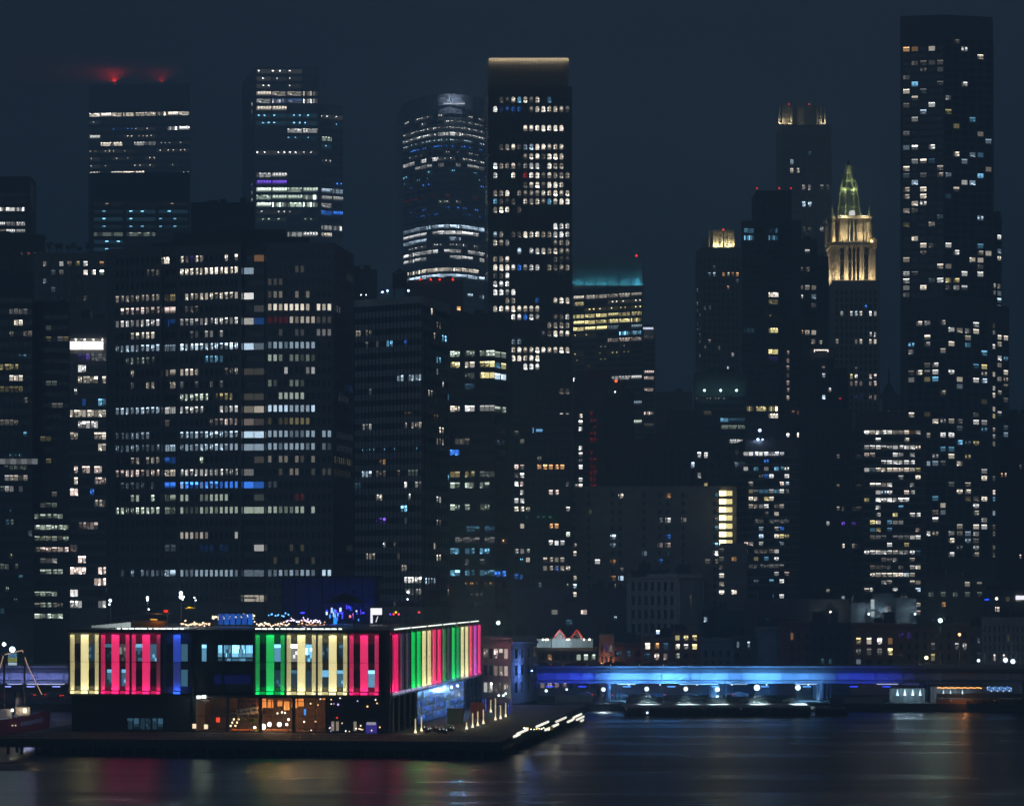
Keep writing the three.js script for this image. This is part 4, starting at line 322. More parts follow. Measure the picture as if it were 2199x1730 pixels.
{ const D = 872, W = mat(.62, .6, .55), B = tower({ n: 'stone_building', label: 'pale classical stone building with columned corner and cornice', cat: 'building', plan: [[1347, 876], [1456, 866], [1507, 886]], top: 1238, wall: [.62, .6, .55], faces: [{ e: 0, y0: 1259, dy: 30, rows: 5, cols: 7, px: [1361, 1444], w: .5, h: .64, lit: [] }, { e: 1, y0: 1259, dy: 30, rows: 5, cols: 8, px: [1461, 1503], w: .5, h: .68, fin: .5, lit: [[1, 3, 3, 'y', 2]] }], roofs: [[1358, 1430, 1224, 6, 12], [1375, 1398, 1208, 8, 8]], roofMat: mat(.05, .05, .06) });
  rod(B, 'cornice', W, [PX(1346, 876) - B.ox, PY(1240, D) - B.base, -875.4 - B.oz], [PX(1456, 866) - B.ox, PY(1240, D) - B.base, -865.4 - B.oz], .45); rod(B, 'cornice', W, [PX(1456, 866) - B.ox, PY(1240, D) - B.base, -865.4 - B.oz], [PX(1508, 886) - B.ox, PY(1240, D) - B.base, -885.4 - B.oz], .45); }
// ---------- river, land and quay ----------
{ const n = new ImprovedNoise(), s = 512, d = new Uint8Array(s * s * 4);
  for (let j = 0; j < s; j++) for (let i = 0; i < s; i++) { const per = (fx, fy, z) => { const u = i / s, v = j / s, a = (x, y) => n.noise(x * fx, y * fy, z); return a(u, v) * (1 - u) * (1 - v) + a(u - 1, v) * u * (1 - v) + a(u, v - 1) * (1 - u) * v + a(u - 1, v - 1) * u * v; };
    const h = .5 + .42 * per(9, 13, 1) + .30 * per(22, 34, 5) + .2 * per(60, 80, 9), c = Math.max(0, Math.min(255, h * 255)); d.set([c, c, c, 255], (j * s + i) * 4); }
  const t = new THREE.DataTexture(d, s, s); t.wrapS = t.wrapT = THREE.RepeatWrapping; t.magFilter = THREE.LinearFilter; t.repeat.set(2600 / 90, 1000 / 34); t.needsUpdate = true;
  const e = new Uint8Array(s * s * 4); for (let j = 0; j < s; j++) for (let i = 0; i < s; i++) { const u = i / s, v = j / s, q = (fx, fy, z) => { const a = (x, y) => n.noise(x * fx, y * fy, z); return a(u, v) * (1 - u) * (1 - v) + a(u - 1, v) * u * (1 - v) + a(u, v - 1) * (1 - u) * v + a(u - 1, v - 1) * u * v; }; const c = Math.max(120, Math.min(255, 195 + 90 * q(5, 17, 3) + 60 * q(9, 30, 8) + 20 * q(21, 110, 2))); e.set([c, c, c, 255], (j * s + i) * 4); }
  const rt = new THREE.DataTexture(e, s, s); rt.wrapS = rt.wrapT = THREE.RepeatWrapping; rt.magFilter = THREE.LinearFilter; rt.repeat.set(6, 3.2); rt.needsUpdate = true;   // wind-ruffled patches
  const w = new THREE.MeshPhysicalMaterial({ roughness: .4, roughnessMap: rt, ior: 1.22, bumpMap: t, bumpScale: .26 }); w.color.setRGB(.007, .018, .040);
  const g = new THREE.PlaneGeometry(2600, 1000); g.rotateX(-Math.PI / 2); setting('water', g, w, [0, 0, -320]); }
{ const g = new THREE.PlaneGeometry(3000, 2600); g.rotateX(-Math.PI / 2); setting('ground', g, mat(.05, .05, .052), [0, 2, -2076]);
  setting('quay_wall', new THREE.BoxGeometry(3000, 5, 1.2), mat(.09, .09, .085), [0, -.45, -775.5]);
  const r = new THREE.PlaneGeometry(3000, 17); r.rotateX(-Math.PI / 2); setting('road', r, mat(.045, .045, .048, .6), [0, 2.008, -818]); }
// ---------- elevated highway ----------
{ const D = 790, z = -D, B = thing('viaduct', 'long elevated highway viaduct with blue-lit girders behind the waterfront', 'viaduct', [PX(1100, D), 2, z - 10]), o = (x, y, dz = 0) => [PX(x, D) - B.position.x, y - 2, z + dz - B.position.z];
  const CON = mat(.34, .34, .34), GIR = mat(.5, .52, .55), n = 12;
  for (let k = -6; k <= 5; k++) { const c = 1308 + 229 * (k + .5), w = 229 * D / F;
    box(B, 'deck_slab', mat(.12, .12, .12), o(c, 11.15, -10), [w - .08, .5, 20]); box(B, 'parapet', CON, o(c, 11.65, 0), [w - .08, .75, .3]); box(B, 'parapet', CON, o(c, 11.65, -20), [w - .08, .75, .3]);
    box(B, 'fascia', mat(.13, .13, .13), o(c, 10.65, .1), [w - .08, 1.2, .5]); const gd = box(B, 'girder', GIR, o(c, 8.75, -.5), [w - .06, 2.7, .35]); box(B, 'girder_flange', GIR, o(c, 7.33, -.3), [w - .06, .2, 1.4]); box(B, 'girder', GIR, o(c, 8.8, -10), [w - .06, 2.6, .35]); box(B, 'girder', GIR, o(c, 8.8, -19), [w - .06, 2.6, .35]);
    rod(B, 'drain_pipe', STEEL, o(c - 112, 7.9, .2), o(c + 112, 7.9, .2), .09); for (let s = 1; s < 8; s++) nest(gd, box(B, 'stiffener', GIR, o(c - 114.5 + s * 229 / 8, 8.75, -.1), [.18, 2.6, .5]));
    for (const dz of [-1.4, -10, -18.6]) { cyl(B, 'column', CON, o(c - 114.5, 4.6, dz), .62, 5.2); } box(B, 'cross_beam', GIR, o(c - 114.5, 8.2, -10), [1.1, 2, 19.6]);
    for (const s of [-.9, 0, .9]) box(B, 'column', CON, o(c - 114.5 + 22 + s * 9, 4.6, -14), [.35, 5.2, .35]); }
  // blue floodlights that wash the girders
  for (const [x, p] of [[1180, .5], [1250, .9], [1345, 1.8], [1440, 2.2], [1535, 1.6], [1640, 1.9], [1730, 1.5], [1830, .6], [1900, .4], [20, .5], [70, .5], [125, .5]]) { const f = x < 400 ? 0x8f9dff : x < 1330 || x > 1780 ? 0x2f45ff   : 0x5aa6ff; box(B, 'flood_light', glowMat(f, 3), o(x, 6.4, 4), [2.2, .25, .35]); rod(B, 'light_bracket', STEEL, o(x, 6.4, 4), o(x, 7.3, -.5), .06); area(B, f, p * (x > 1330 && x < 1700 ? 210 : 110), 8, .5, o(x, 6.6, 4), o(x, 9.6, -.5)); }
  for (const x of [1352, 1420, 1500, 1575, 1650, 1740]) { ball(B, 'under_light', glowMat(0xbfe6ff, 4), o(x, 6.6, -5), .22); spot(B, 0x86ccff, 1100, o(x, 6.2, -4.4), o(x, 0, -4.6), 1.38); }
  for (const [x, w, h] of [[1345, 5, 0xd8f6ff], [1500, 11, 0x9fdcff], [1585, 5, 0xbfe8ff], [1730, 6, 0xd8f0ff], [1905, 6, 0xdfe6ff], [1955, 5, 0x7f7fe8], [82, 6, 0xdfe6ff], [120, 5, 0xdfe6ff], [33, 4, 0xc8d4ff]]) box(B, 'tube_light', glowMat(h, x === 1955 ? .3 : 1.1), o(x, 7.0, 1.2), [w, .22, .22]); }
// ---------- lamps ----------
function streetLamp(label, x, y, D, hex, r, cd, ground = 2, group, flood) { const v = at(x, y, D), t = thing('street_lamp', label, 'lamp', [v.x, ground, v.z], 0, group), h = v.y - ground; cyl(t, 'pole', STEEL, [0, h / 2, -.3], .09, h); rod(t, 'bracket', STEEL, [0, h, -.3], [0, h + .1, 0], .06); lampHead(t, hex, flood ? 2.8 : 4, [0, h, 0], flood ? r : r * 1.1, flood ? 0 : cd); if (flood) spot(t, hex, cd * 7, [0, h - .3, r * 1.2 + .15], [0, 0, 4.5], .55); return t; }
[[1173, 1483, .42, 60], [1217, 1480, .34, 40], [1296, 1480, .6, 140], [1389, 1479, .62, 170], [1473, 1479, .62, 170], [1541, 1480, .66, 190], [1626, 1476, .85, 260], [1714, 1476, .75, 220]].forEach(([x, y, r, e], k) => streetLamp('star-bright white promenade lamp below the viaduct, ' + ['leftmost of the eight', 'second', 'third', 'fourth', 'fifth', 'sixth', 'seventh and brightest', 'rightmost of the eight'][k] + (k && k < 7 ? ' from the left' : ''), x, y, x > 1340 ? 766 : 779, 0xd4f4ff, r, e * (x > 1340 ? 2 : 1.5), x > 1340 ? 2.6 : 2, 'promenade lamps below the viaduct', true));
[['tall pale green-white street lamp before the pedimented brick building', 2020, 1332, 812, 0xd6fff2, .62, 130], ['orange street lamp right of the pedimented brick building', 2061, 1362, 812, 0xffb478, .42, 60], ['low yellow star-bright lamp at the foot of the pedimented brick building', 1990, 1412, 812, 0xfff2b8, .52, 90], ['bright white lamp before the pale building, left of a pair', 2160, 1417, 815, 0xe8f2ff, .6, 120], ['bright white lamp before the pale building, right of a pair', 2176, 1420, 815, 0xe8f2ff, .6, 120], ['left of twin teal-white lamps above brick roofs', 2043, 1323, 905, 0xc8fff8, .5, 60], ['right of twin teal-white lamps above brick roofs', 2051, 1323, 905, 0xc8fff8, .5, 60], ['small white lamp left of pale building', 2102, 1418, 815, 0xe4efff, .4, 40], ['white lamp high above the cream market building roof', 1070, 1337, 830, 0xe2fff4, .55, 100], ['round white lamp at the far left above parking sign', 8, 1383, 800, 0xf4fbff, .55, 60], ['warm twin lamp left of brick houses', 1784, 1314, 880, 0xfff0d8, .35, 40], ['warm white lamp at the right edge above roofs', 2141, 1285, 870, 0xfff4e0, .42, 40]].forEach((a) => streetLamp(...a));
// ---------- old low houses along the waterfront street ----------
const B1 = [.17, .075, .06], B2 = [.12, .06, .055], GREY = [.2, .2, .21];
function house(label, x0, x1, top, D, wall, f, extra) { const B = tower({ n: 'row_house', label, cat: 'house', plan: [[x0, D], [x1, D]], top, wall, back: 16, seed: Math.round(x0 * 7 + 3), faces: f ? [{ ...f, proud: .3 }] : undefined });
  const w = PX(x1, D) - PX(x0, D); box(B, 'cornice', mat(wall[0] * 1.3, wall[1] * 1.3, wall[2] * 1.3), [0, PY(top, D) - 2 - .2, -D + .4 - B.oz], [w - .1, .4, .8]); if (extra) extra(B, w); return B; }
const sash = (B, x, y, D, w, h) => { const v = at(x, y, D); box(B, 'window_sill', mat(.3, .29, .27), [v.x - B.ox, v.y - B.base - h / 2 - .12, v.z - B.oz + .25], [w + .3, .16, .5]); };
{ const D = 838;
  // market-hall bar with glowing gabled roof terrace
  const bar = house('brown brick bar with brightly lit roof terrace and two red-edged gables', 1155, 1282, 1397, 832, [.13, .09, .07], { y0: 1411, dy: 20, rows: 4, cols: 8, px: [1165, 1274], w: .55, h: .6, lit: [[0, 6, 7, 'g', 3], [0, 5, 5, 'g', 3], [0, 1, 1, 'a', 2], [2, 1, 5, 'p', 2], [3, 0, 7, 'p', 2, .7]] }, (B) => {
    const o = (x, y, z = 0) => [PX(x, 832) - B.ox, PY(y, 832) - B.base, -832 + z - B.oz];
    for (const [x, w, p] of [[1157, 2.2, .8], [1169, 3.6, .5], [1176, 2, .7], [1196, 3, 1], [1217, 3, 1], [1238, 4.4, .5], [1252, 2, .4], [1263, 3, .3]]) { box(B, 'terrace_light', glowMat(0xcdf2ff, p * .7), o(x, 1381, -1.5), [w, 2.6, .2]); box(B, 'mullion', STEEL, o(x, 1381, -1.3), [.08, 2.6, .1]); }
    for (const x of [1202, 1239]) { const g = new THREE.Shape([new THREE.Vector2(-1.9, 0), new THREE.Vector2(1.9, 0), new THREE.Vector2(0, 2.6)]); part(B, 'gable', new THREE.ExtrudeGeometry(g, { depth: .15, bevelEnabled: false }), mat(.5, .48, .45), o(x, 1371, -.2)); for (const s of [-1, 1]) { rod(B, 'gable_neon', glowMat(0xff3a2a, 1.1), o(x + 14 * s, 1370, .1), o(x, 1352, .1), .13); rod(B, 'gable_batten', DARK, o(x + 6 * s, 1370.5, .05), o(x + 3 * s, 1360, .05), .08); } rod(B, 'gable_batten', DARK, o(x, 1371, .05), o(x, 1353, .05), .08); }
    for (const x of [1166, 1172, 1176, 1218, 1222, 1254, 1266]) { ball(B, 'globe_light', glowMat(0xfff0dc, 6), o(x, 1373, .2), .3); } point(B, 0xe6f4ff, 40, o(1200, 1366, 2)); point(B, 0xffe8d0, 30, o(1255, 1370, 2)); });
  house('small pink-lit house with white cornice beside the bar', 1288, 1318, 1368, D, [.42, .26, .22], { y0: 1392, dy: 24, rows: 3, cols: 3, px: [1293, 1312], w: .5, h: .6, lit: [[0, 1, 1, 'v', 1], [0, 2, 2, 'c', 2], [1, 0, 2, 'y', 2, .6]] }, (B) => { const q = [PX(1303, D) - B.ox, PY(1424, D) - B.base, -D + 3 - B.oz]; for (const s of [-1.6, 0, 1.6]) ball(B, 'porch_light', glowMat(0xffc070, 5), [q[0] + s, q[1], q[2] - 1.6], .22); point(B, 0xffb890, 45, q); });
  house('dark brick house with flat projecting cornice next to pink house', 1319, 1378, 1386, D, B2, { y0: 1404, dy: 20.5, rows: 4, cols: 3, px: [1329, 1369], w: .45, h: .6, lit: [[0, 0, 1, 't', 1]] });
  house('brick house with three amber windows in one row', 1379, 1442, 1376, D, B1, { y0: 1387, dy: 22.6, rows: 4, cols: 3, px: [1391, 1430], w: .5, h: .6, lit: [[0, 0, 0, 'w', 4], [0, 1, 1, 'a', 3], [0, 2, 2, 't', 1], [1, 1, 1, 'p', 3], [1, 2, 2, 'p', 2], [1, 0, 0, 't', 1]] }, (B) => { const v = at(1413, 1357, D); const dm = box(B, 'dormer', mat(.06, .06, .07), [v.x - B.ox, v.y - B.base - .2, v.z - B.oz - 1.2], [1.8, 2.4, 2]); nest(dm, part(B, 'dormer_window', SMALL[0], winMat('c', 4), [v.x - B.ox, v.y - B.base, v.z - B.oz - .15], null, [1, 1.1, 1])); });
  house('brick house with three square attic windows above three lit sashes', 1443, 1504, 1361, D, B1, { y0: 1369, dy: 19.5, rows: 5, cols: 3, px: [1455, 1492], w: .5, h: .55, lit: [[0, 0, 2, 'y', 3], [1, 0, 0, 'w', 4], [1, 1, 1, 'n', 3], [1, 2, 2, 'y', 4], [2, 0, 0, 'g', 2]] });
  house('long plain slate-grey house with blank upper wall', 1505, 1574, 1376, D, [.13, .14, .17], { y0: 1403, dy: 22, rows: 3, cols: 4, px: [1516, 1564], w: .4, h: .6, lit: [] });
  house('dark house with two narrow pale windows', 1575, 1622, 1371, D, [.06, .06, .075], { y0: 1384, dy: 24, rows: 4, cols: 2, px: [1585, 1608], w: .22, h: .55, lit: [[0, 0, 0, 'c', 2], [0, 1, 1, 'c', 3]] });
  house('blank blue-grey gable wall between dark houses', 1623, 1672, 1352, D, [.12, .14, .19]);
  house('dark red house with one orange upper window', 1673, 1738, 1342, D, B2, { y0: 1366, dy: 24, rows: 4, cols: 3, px: [1701, 1731], w: .4, h: .6, lit: [[0, 0, 0, 'a', 2], [3, 2, 2, 'w', 3]] });
  house('black warehouse without lit windows left of red corner house', 1739, 1828, 1343, D, [.035, .04, .05], { y0: 1372, dy: 24, rows: 3, cols: 5, px: [1750, 1818], w: .4, h: .5, lit: [[2, 1, 2, 't', 1]] });
  house('red brick corner house with four warm upper windows', 1829, 1926, 1344, D, B1, { y0: 1376, dy: 23, rows: 4, cols: 4, px: [1844, 1912], w: .44, h: .6, lit: [[0, 0, 0, 'y', 3], [0, 1, 1, 'w', 3], [0, 2, 2, 'n', 4], [0, 3, 3, 'a', 2], [1, 3, 3, 'y', 4], [2, 0, 0, 'c', 2], [1, 0, 2, 'n', 1]] });
  house('large red brick warehouse with low central pediment and violet windows', 1927, 2084, 1346, D, B1, { y0: 1364, dy: 23.5, rows: 4, cols: 9, px: [1936, 2072], w: .48, h: .62, lit: [[0, 0, 1, 'v', 2], [1, 4, 4, 'n', 1], [1, 7, 8, 'n', 2], [2, 4, 4, 'y', 2]] }, (B) => { const s = new THREE.Shape([new THREE.Vector2(-5.4, 0), new THREE.Vector2(5.4, 0), new THREE.Vector2(0, 2.3)]); part(B, 'pediment', new THREE.ExtrudeGeometry(s, { depth: 1.2, bevelEnabled: false }), mat(...B1), [PX(1994, D) - B.ox, PY(1346, D) - B.base + .1, -D - .4 - B.oz]); for (const q of [-1, 1]) rod(B, 'pediment_coping', mat(.3, .28, .26), [PX(1994, D) - B.ox + 5.5 * q, PY(1346, D) - B.base + .1, -D + .9 - B.oz], [PX(1994, D) - B.ox, PY(1346, D) - B.base + 2.5, -D + .9 - B.oz], .14); rod(B, 'finial', mat(.12, .1, .1), [PX(2074, D) - B.ox, PY(1346, D) - B.base, -D - .5 - B.oz], [PX(2074, D) - B.ox, PY(1332, D) - B.base, -D - .5 - B.oz], .25); for (let k = 0; k < 3; k++) for (let c = 0; c < 9; c++) sash(B, 1936 + c * 17, 1364 + k * 23.5, D, 1.3, 1.9); });
  house('narrow shadowed house squeezed between brick warehouse and pale building', 2085, 2108, 1352, D, [.07, .07, .08], { y0: 1375, dy: 24, rows: 3, cols: 2, px: [2090, 2102], w: .5, h: .5, lit: [[0, 1, 1, 'c', 1]] });
  house('pale ribbed building at the right edge lit by street lamps', 2109, 2240, 1332, D, [.36, .35, .35], { y0: 1350, dy: 20.5, rows: 5, cols: 9, px: [2116, 2196], w: .42, h: .66, fin: .4, lit: [[3, 2, 2, 'p', 3], [3, 4, 4, 'p', 3], [4, 1, 1, 'w', 2], [1, 5, 5, 'y', 1]] });
  // second rank of roofs behind the houses
  const D2 = 880, low = (label, x0, x1, top, wall, lit, cols = 5, D = D2) => tower({ n: 'low_building', label, cat: 'building', plan: [[x0, D], [x1, D]], top, wall, back: 16, seed: x0 + 11, faces: [{ bare: 1, y0: top + 14, dy: 22, rows: 4, cols, px: [x0 + 8, x1 - 8], w: .4, h: .45, lit: lit || [], rand: lit ? undefined : { p: .12, levels: [1, 2] } }] });
  low('dark low roofs left of pale classical building', 1262, 1346, 1268, [.06, .062, .07], [[2, 3, 3, 'c', 3, 1, 's']]); low('brown block behind the bar and cream market building', 1120, 1262, 1300, [.08, .08, .085], [[0, 2, 2, 'n', 2], [0, 4, 4, 'p', 3], [1, 3, 3, 't', 1]]);
  low('dark block with blue-lit wall and orange window low behind pier building', 1100, 1222, 1268, [.07, .08, .12], [[1, 1, 1, 'c', 3], [1, 2, 2, 'p', 4], [1, 3, 3, 'a', 3]], 5, 884); low('dark roofscape right of pale classical building', 1508, 1600, 1316, [.045, .05, .06], [[0, 0, 0, 'c', 3]]); low('dark reddish roof block below balcony tower', 1600, 1692, 1296, [.07, .045, .045], [[1, 2, 2, 'e', 1], [2, 2, 2, 'e', 1]]);
  low('wide dark roof block beneath the dark apartment tower', 1692, 1828, 1292, [.05, .055, .065], [[2, 0, 0, 'y', 2], [2, 3, 3, 'a', 2]], 6, 882); low('dim banded low block right of penthouse balcony tower', 1992, 2112, 1240, [.07, .068, .065], [[0, 3, 4, 'w', 2], [1, 0, 4, 'g', 1], [2, 1, 1, 'a', 2]]); low('low block at the right edge with long white strip light', 2112, 2240, 1272, [.06, .06, .065], [[0, 2, 3, 'y', 2], [1, 1, 1, 'p', 3]], 6, 884);
  { const B = scene.children.at(-1), v = at(2191, 1283, 884); box(B, 'strip_light', glowMat(0xf6f4ff, 2), [v.x - B.ox, v.y - B.base, v.z - B.oz + .5], [2.8, 1.3, .3]); for (const x of [2093, 2119]) { const w = at(x, 1287, 883); box(B, 'blue_light', glowMat(0x2050ff, 3), [w.x - B.ox, w.y - B.base, w.z - B.oz + .6], [x > 2100 ? 1.2 : .5, .5, .3]); } }
  low('grey shed roof block left of its twin-lit tall window', 1828, 1872, 1300, [.3, .32, .34], [], 3, 868); low('grey shed wall block right of tall white sign panel', 1920, 1968, 1290, [.3, .32, .34], [], 3, 868); low('dark bulkhead with tall white window strip below balcony tower', 1873, 1919, 1280, [.1, .11, .12], [], 3, 867);
  { const B = scene.children.at(-1), o = (x, y, z = .5) => { const v = at(x, y, 867); return [v.x - B.ox, v.y - B.base, v.z - B.oz + z]; }; box(B, 'tall_window', glowMat(0xdff4ff, .8), o(1873 + 1, 1297), [1.1, 3, .2]); box(B, 'tall_window', glowMat(0xdff4ff, .6), o(1874, 1318), [1.1, 1.7, .2]); for (const x of [1865, 1897, 1964]) { ball(B, 'wall_light', glowMat(0xd8f4ff, 6), o(x, 1318, 1.6), .34); point(B, 0xc8ecff, 26, o(x, 1316, 2.4)); } box(B, 'sign_panel', mat(.5, .5, .5), o(1906, 1310, .3), [2.2, 3.2, .2]); box(B, 'sign_mark', mat(.4, .03, .03), o(1908, 1308, .45), [.4, 2, .1]); } }
// ---------- water edge: platform, fences, wall washers ----------
{ const D = 760, B = thing('mooring_platform', 'floodlit concrete platform with railing at the water below the viaduct', 'platform', [PX(1535, D), 0, -D]), w = PX(1742, 747) - PX(1340, 747), o = (x, y, z) => [PX(x, 750) - B.position.x, y, z + D];
  box(B, 'deck', mat(.5, .51, .5), [0, 2.35, 3], [w, .5, 18]); box(B, 'bulkhead', mat(.035, .035, .035), [0, .6, 12.2], [w - .2, 3, .5]); for (let k = 0; k < 26; k++) cyl(B, 'pile', DARK, [-w / 2 + 1 + k * (w - 2) / 25, .4, 12.7], .28, 3.4);
  for (let k = 0; k < 19; k++) { const x = 1350 + k * 20.5; box(B, 'rail_post', STEEL, o(x, 3.55, -764), [.1, 2, .1]); if (k < 18) { box(B, 'rail_panel', mat(.1, .13, .14, .3), o(x + 10, 3.45, -764), [2.4, 1.5, .05]); } } rod(B, 'hand_rail', STEEL, o(1350, 4.5, -764), o(1719, 4.5, -764), .05);
  for (const [x, l] of [[1410, 9], [1480, 8], [1560, 9], [1640, 6]]) box(B, 'bench', mat(.55, .55, .5), o(x, 2.85, -762), [l, .5, .6]);
  for (const x of [1344, 1426, 1509, 1589, 1672]) ball(B, 'marker_light', glowMat(0x8fa0b0, .35), o(x, 1.9, -747.2), .18); ball(B, 'mooring_light', glowMat(0xcfe4ff, 4), o(1389, .9, -746.8), .3); }
{ const B = thing('low_dock', 'low dark dock block at the right end of the lit platform', 'dock', [PX(1785, 752), 0, -760]); box(B, 'deck', mat(.2, .21, .21), [0, 1.6, 2], [9, .5, 14]); box(B, 'fender', DARK, [0, .4, 9.1], [8.8, 2, .5]); for (let k = 0; k < 6; k++) cyl(B, 'pile', DARK, [-4 + k * 1.6, .4, 9.5], .25, 3.2); box(B, 'hut', mat(.1, .12, .12), [2, 3.1, 0], [3, 2.4, 3]); }
function fence(label, x0, x1, D, y0, h, m, n) { const a = PX(x0, D), b = PX(x1, D), t = thing('fence', label, 'fence', [(a + b) / 2, y0, -D]), w = (b - a) / n; for (let k = 0; k < n; k++) { box(t, 'panel', m, [a + w * (k + .5) - t.position.x, h / 2 + .1, 0], [w * .9, h * .8, .06]); } for (let k = 0; k <= n; k++) box(t, 'post', STEEL, [a + w * k - t.position.x, h / 2, 0], [.09, h, .1]); box(t, 'top_rail', STEEL, [0, h, 0], [b - a, .07, .08]); return t; }
fence('blue-lit pale slatted fence below the viaduct left end', 1192, 1272, 780, 2, 2.4, mat(.45, .48, .5), 16); fence('dark hoarding fence between bar and first lit column', 1152, 1191, 779, 2, 2, mat(.06, .07, .08), 5); fence('green-white panel fence on the quay right of platform', 1813, 1896, 778, 2, 1.6, mat(.35, .42, .4), 8); fence('long green mesh fence along the right quay', 2012, 2215, 779, 3.2, 1.5, mat(.12, .16, .14), 18);
{ const t = thing('planter_wall', 'long tan planter wall below green fence at the right', 'wall', [PX(2112, 778), 2, -777.6]); box(t, 'wall_body', mat(.34, .24, .15), [0, .6, 0], [26.5, 1.2, .6]); box(t, 'coping', mat(.36, .27, .18), [0, 1.26, 0], [26.8, .12, .8]); point(t, 0xffa050, 40, [-6, 2.2, 4]); for (const x of [-9, -3, 3]) ball(t, 'step_light', glowMat(0xffb060, 2), [x, .9, .4], .12); }
{ const r = rng(31); for (let k = 0; k < 12; k++) { const x = 2076 + k * 11 + r() * 5, t = thing('shrub', 'dark rounded shrub in front of tan planter wall, ' + ['first', 'second', 'third', 'fourth', 'fifth', 'sixth', 'seventh', 'eighth', 'ninth', 'tenth', 'eleventh', 'last'][k] + ' from the left', 'shrub', [PX(x, 774.4), 2, -774.4], 0, 'shrubs on the right quay'), g = []; cyl(t, 'stem', DARK, [0, .25, 0], .06, .5); for (let i = 0; i < 130; i++) { const l = new THREE.PlaneGeometry(.22, .14), a = r() * 6.28, q = Math.sqrt(r()) * (.55 + .2 * (k % 3)); l.rotateX(r() * 6); l.rotateZ(r() * 6); l.translate(Math.cos(a) * q, .25 + r() * (.8 + .3 * (k % 2)), Math.sin(a) * q * .7); g.push(l); } part(t, 'foliage', mergeGeometries(g), mat(.04, .07, .04, .9, 0, 1)); } }
{ const t = thing('pavilion', 'glass pavilion under the viaduct with four white teardrop wall lights', 'pavilion', [PX(1952, 784), 2, -784]); box(t, 'back_wall', mat(.3, .34, .36), [0, 2, -3], [10, 4, .3]); box(t, 'roof', STEEL, [0, 4.1, -1.4], [10.4, .2, 3.6]); for (let k = 0; k < 7; k++) box(t, 'mullion', STEEL, [-5 + k * 1.667, 2, .2], [.08, 4, .08]); [1929, 1945, 1962, 1978].forEach((x) => { const u = PX(x, 784) - t.position.x; part(t, 'teardrop_light', new THREE.ConeGeometry(.42, 1.9, 12), glowMat(0xcdf0ff, 2.4), [u, 2.9, -1.2]); point(t, 0xbfe9ff, 22, [u, 2.4, -.4]); }); }
{ const t = thing('market_shelter', 'open shelter at the right with warm light string and white wall lights', 'shelter', [PX(2075, 784), 2, -784]); box(t, 'back_wall', mat(.3, .3, .32), [0, 2.2, -3], [19, 4.4, .3]); box(t, 'roof', STEEL, [0, 4.6, -1.4], [19.4, .2, 3.6]); for (let k = 0; k < 9; k++) box(t, 'post', STEEL, [-9.2 + k * 2.3, 2.2, .2], [.12, 4.4, .12]); for (let k = 0; k < 44; k++) ball(t, 'string_bulb_light', glowMat(0xffb458, 4), [-8 + k * .285, 4.15 + .1 * Math.sin(k), .4], .13); [2028, 2043, 2069].forEach((x) => { const u = PX(x, 784) - t.position.x; part(t, 'teardrop_light', new THREE.ConeGeometry(.36, 1.5, 12), glowMat(0xcdf0ff, 2), [u, 2.9, -1.2]); point(t, 0xcdeaff, 16, [u, 2.2, -.3]); }); for (let k = 0; k < 26; k++) ball(t, 'blue_string_light', glowMat(k % 3 ? 0x4f9aff : 0xcfe6ff, 4), [6 + (k % 13) * .55, 4.2 - Math.floor(k / 13) * .7 + .25 * Math.sin(k * 2), .5], .16); }
// ---------- cars ----------
const carBody = (() => { const s = new THREE.Shape(); [[-2.2, .35], [2.2, .35], [2.25, .85], [1.9, .98], [1.0, 1.05], [.45, 1.5], [-1.1, 1.5], [-1.75, 1.05], [-2.2, .98]].forEach(([x, y], i) => i ? s.lineTo(x, y) : s.moveTo(x, y)); const g = new THREE.ExtrudeGeometry(s, { depth: 1.6, bevelSize: .08, bevelThickness: .08, bevelSegments: 2 }); g.translate(0, 0, -.8); return g; })();
const ORD = ['first', 'second', 'third', 'fourth', 'fifth', 'sixth', 'seventh', 'eighth', 'ninth', 'tenth', 'eleventh', 'twelfth', 'thirteenth', 'fourteenth'];
function car(label, x, y, D, turn, col, group) { const t = thing('car', label, 'car', [PX(x, D), y, -D], turn, group); const cb = part(t, 'body', carBody, mat(...col, .3, .2, 1)); box(t, 'side_window', GLASS, [-.35, 1.22, 0], [1.9, .34, 1.66]); for (const [a, b] of [[-1.4, .85], [1.4, .85], [-1.4, -.85], [1.4, -.85]]) part(t, 'wheel', new THREE.CylinderGeometry(.34, .34, .22, 14), DARK, [a, .34, b], [Math.PI / 2, 0, 0]); for (const s of [-.62, .62]) { nest(cb, box(t, 'tail_light', glowMat(0xff2414, 3), [-2.24, .86, s], [.16, .22, .5])); nest(cb, box(t, 'headlight', glowMat(0xfff4e0, 4), [2.28, .72, s], [.12, .2, .4])); } return t; }
for (let k = 0; k < 12; k++) car('dark car driving on the viaduct with glowing tail lights, ' + ORD[k] + ' in line', 1165 + k * 27 + (k * 37 % 11), 11.42, 796 + (k % 2) * 4, k % 2 ? 0 : Math.PI, [[.03, .03, .035], [.2, .2, .21], [.1, .02, .02]][k % 3], 'cars on the viaduct');
[[20, 0], [58, 2.9], [112, .4], [118, 2.7], [1224, 0], [1256, 2.9], [1330, .2], [1412, 3], [1590, 0]].forEach(([x, a], k) => car((k < 4 ? 'car parked under the viaduct at the far left, ' : 'car on the street below the viaduct behind the lamps, ') + ORD[k < 4 ? k : k - 4] + ' from the left', x, 2.02, 812 + (k % 3) * 4, a, [[.1, .1, .11], [.03, .04, .08], [.25, .25, .26]][k % 3], 'cars below the viaduct'));
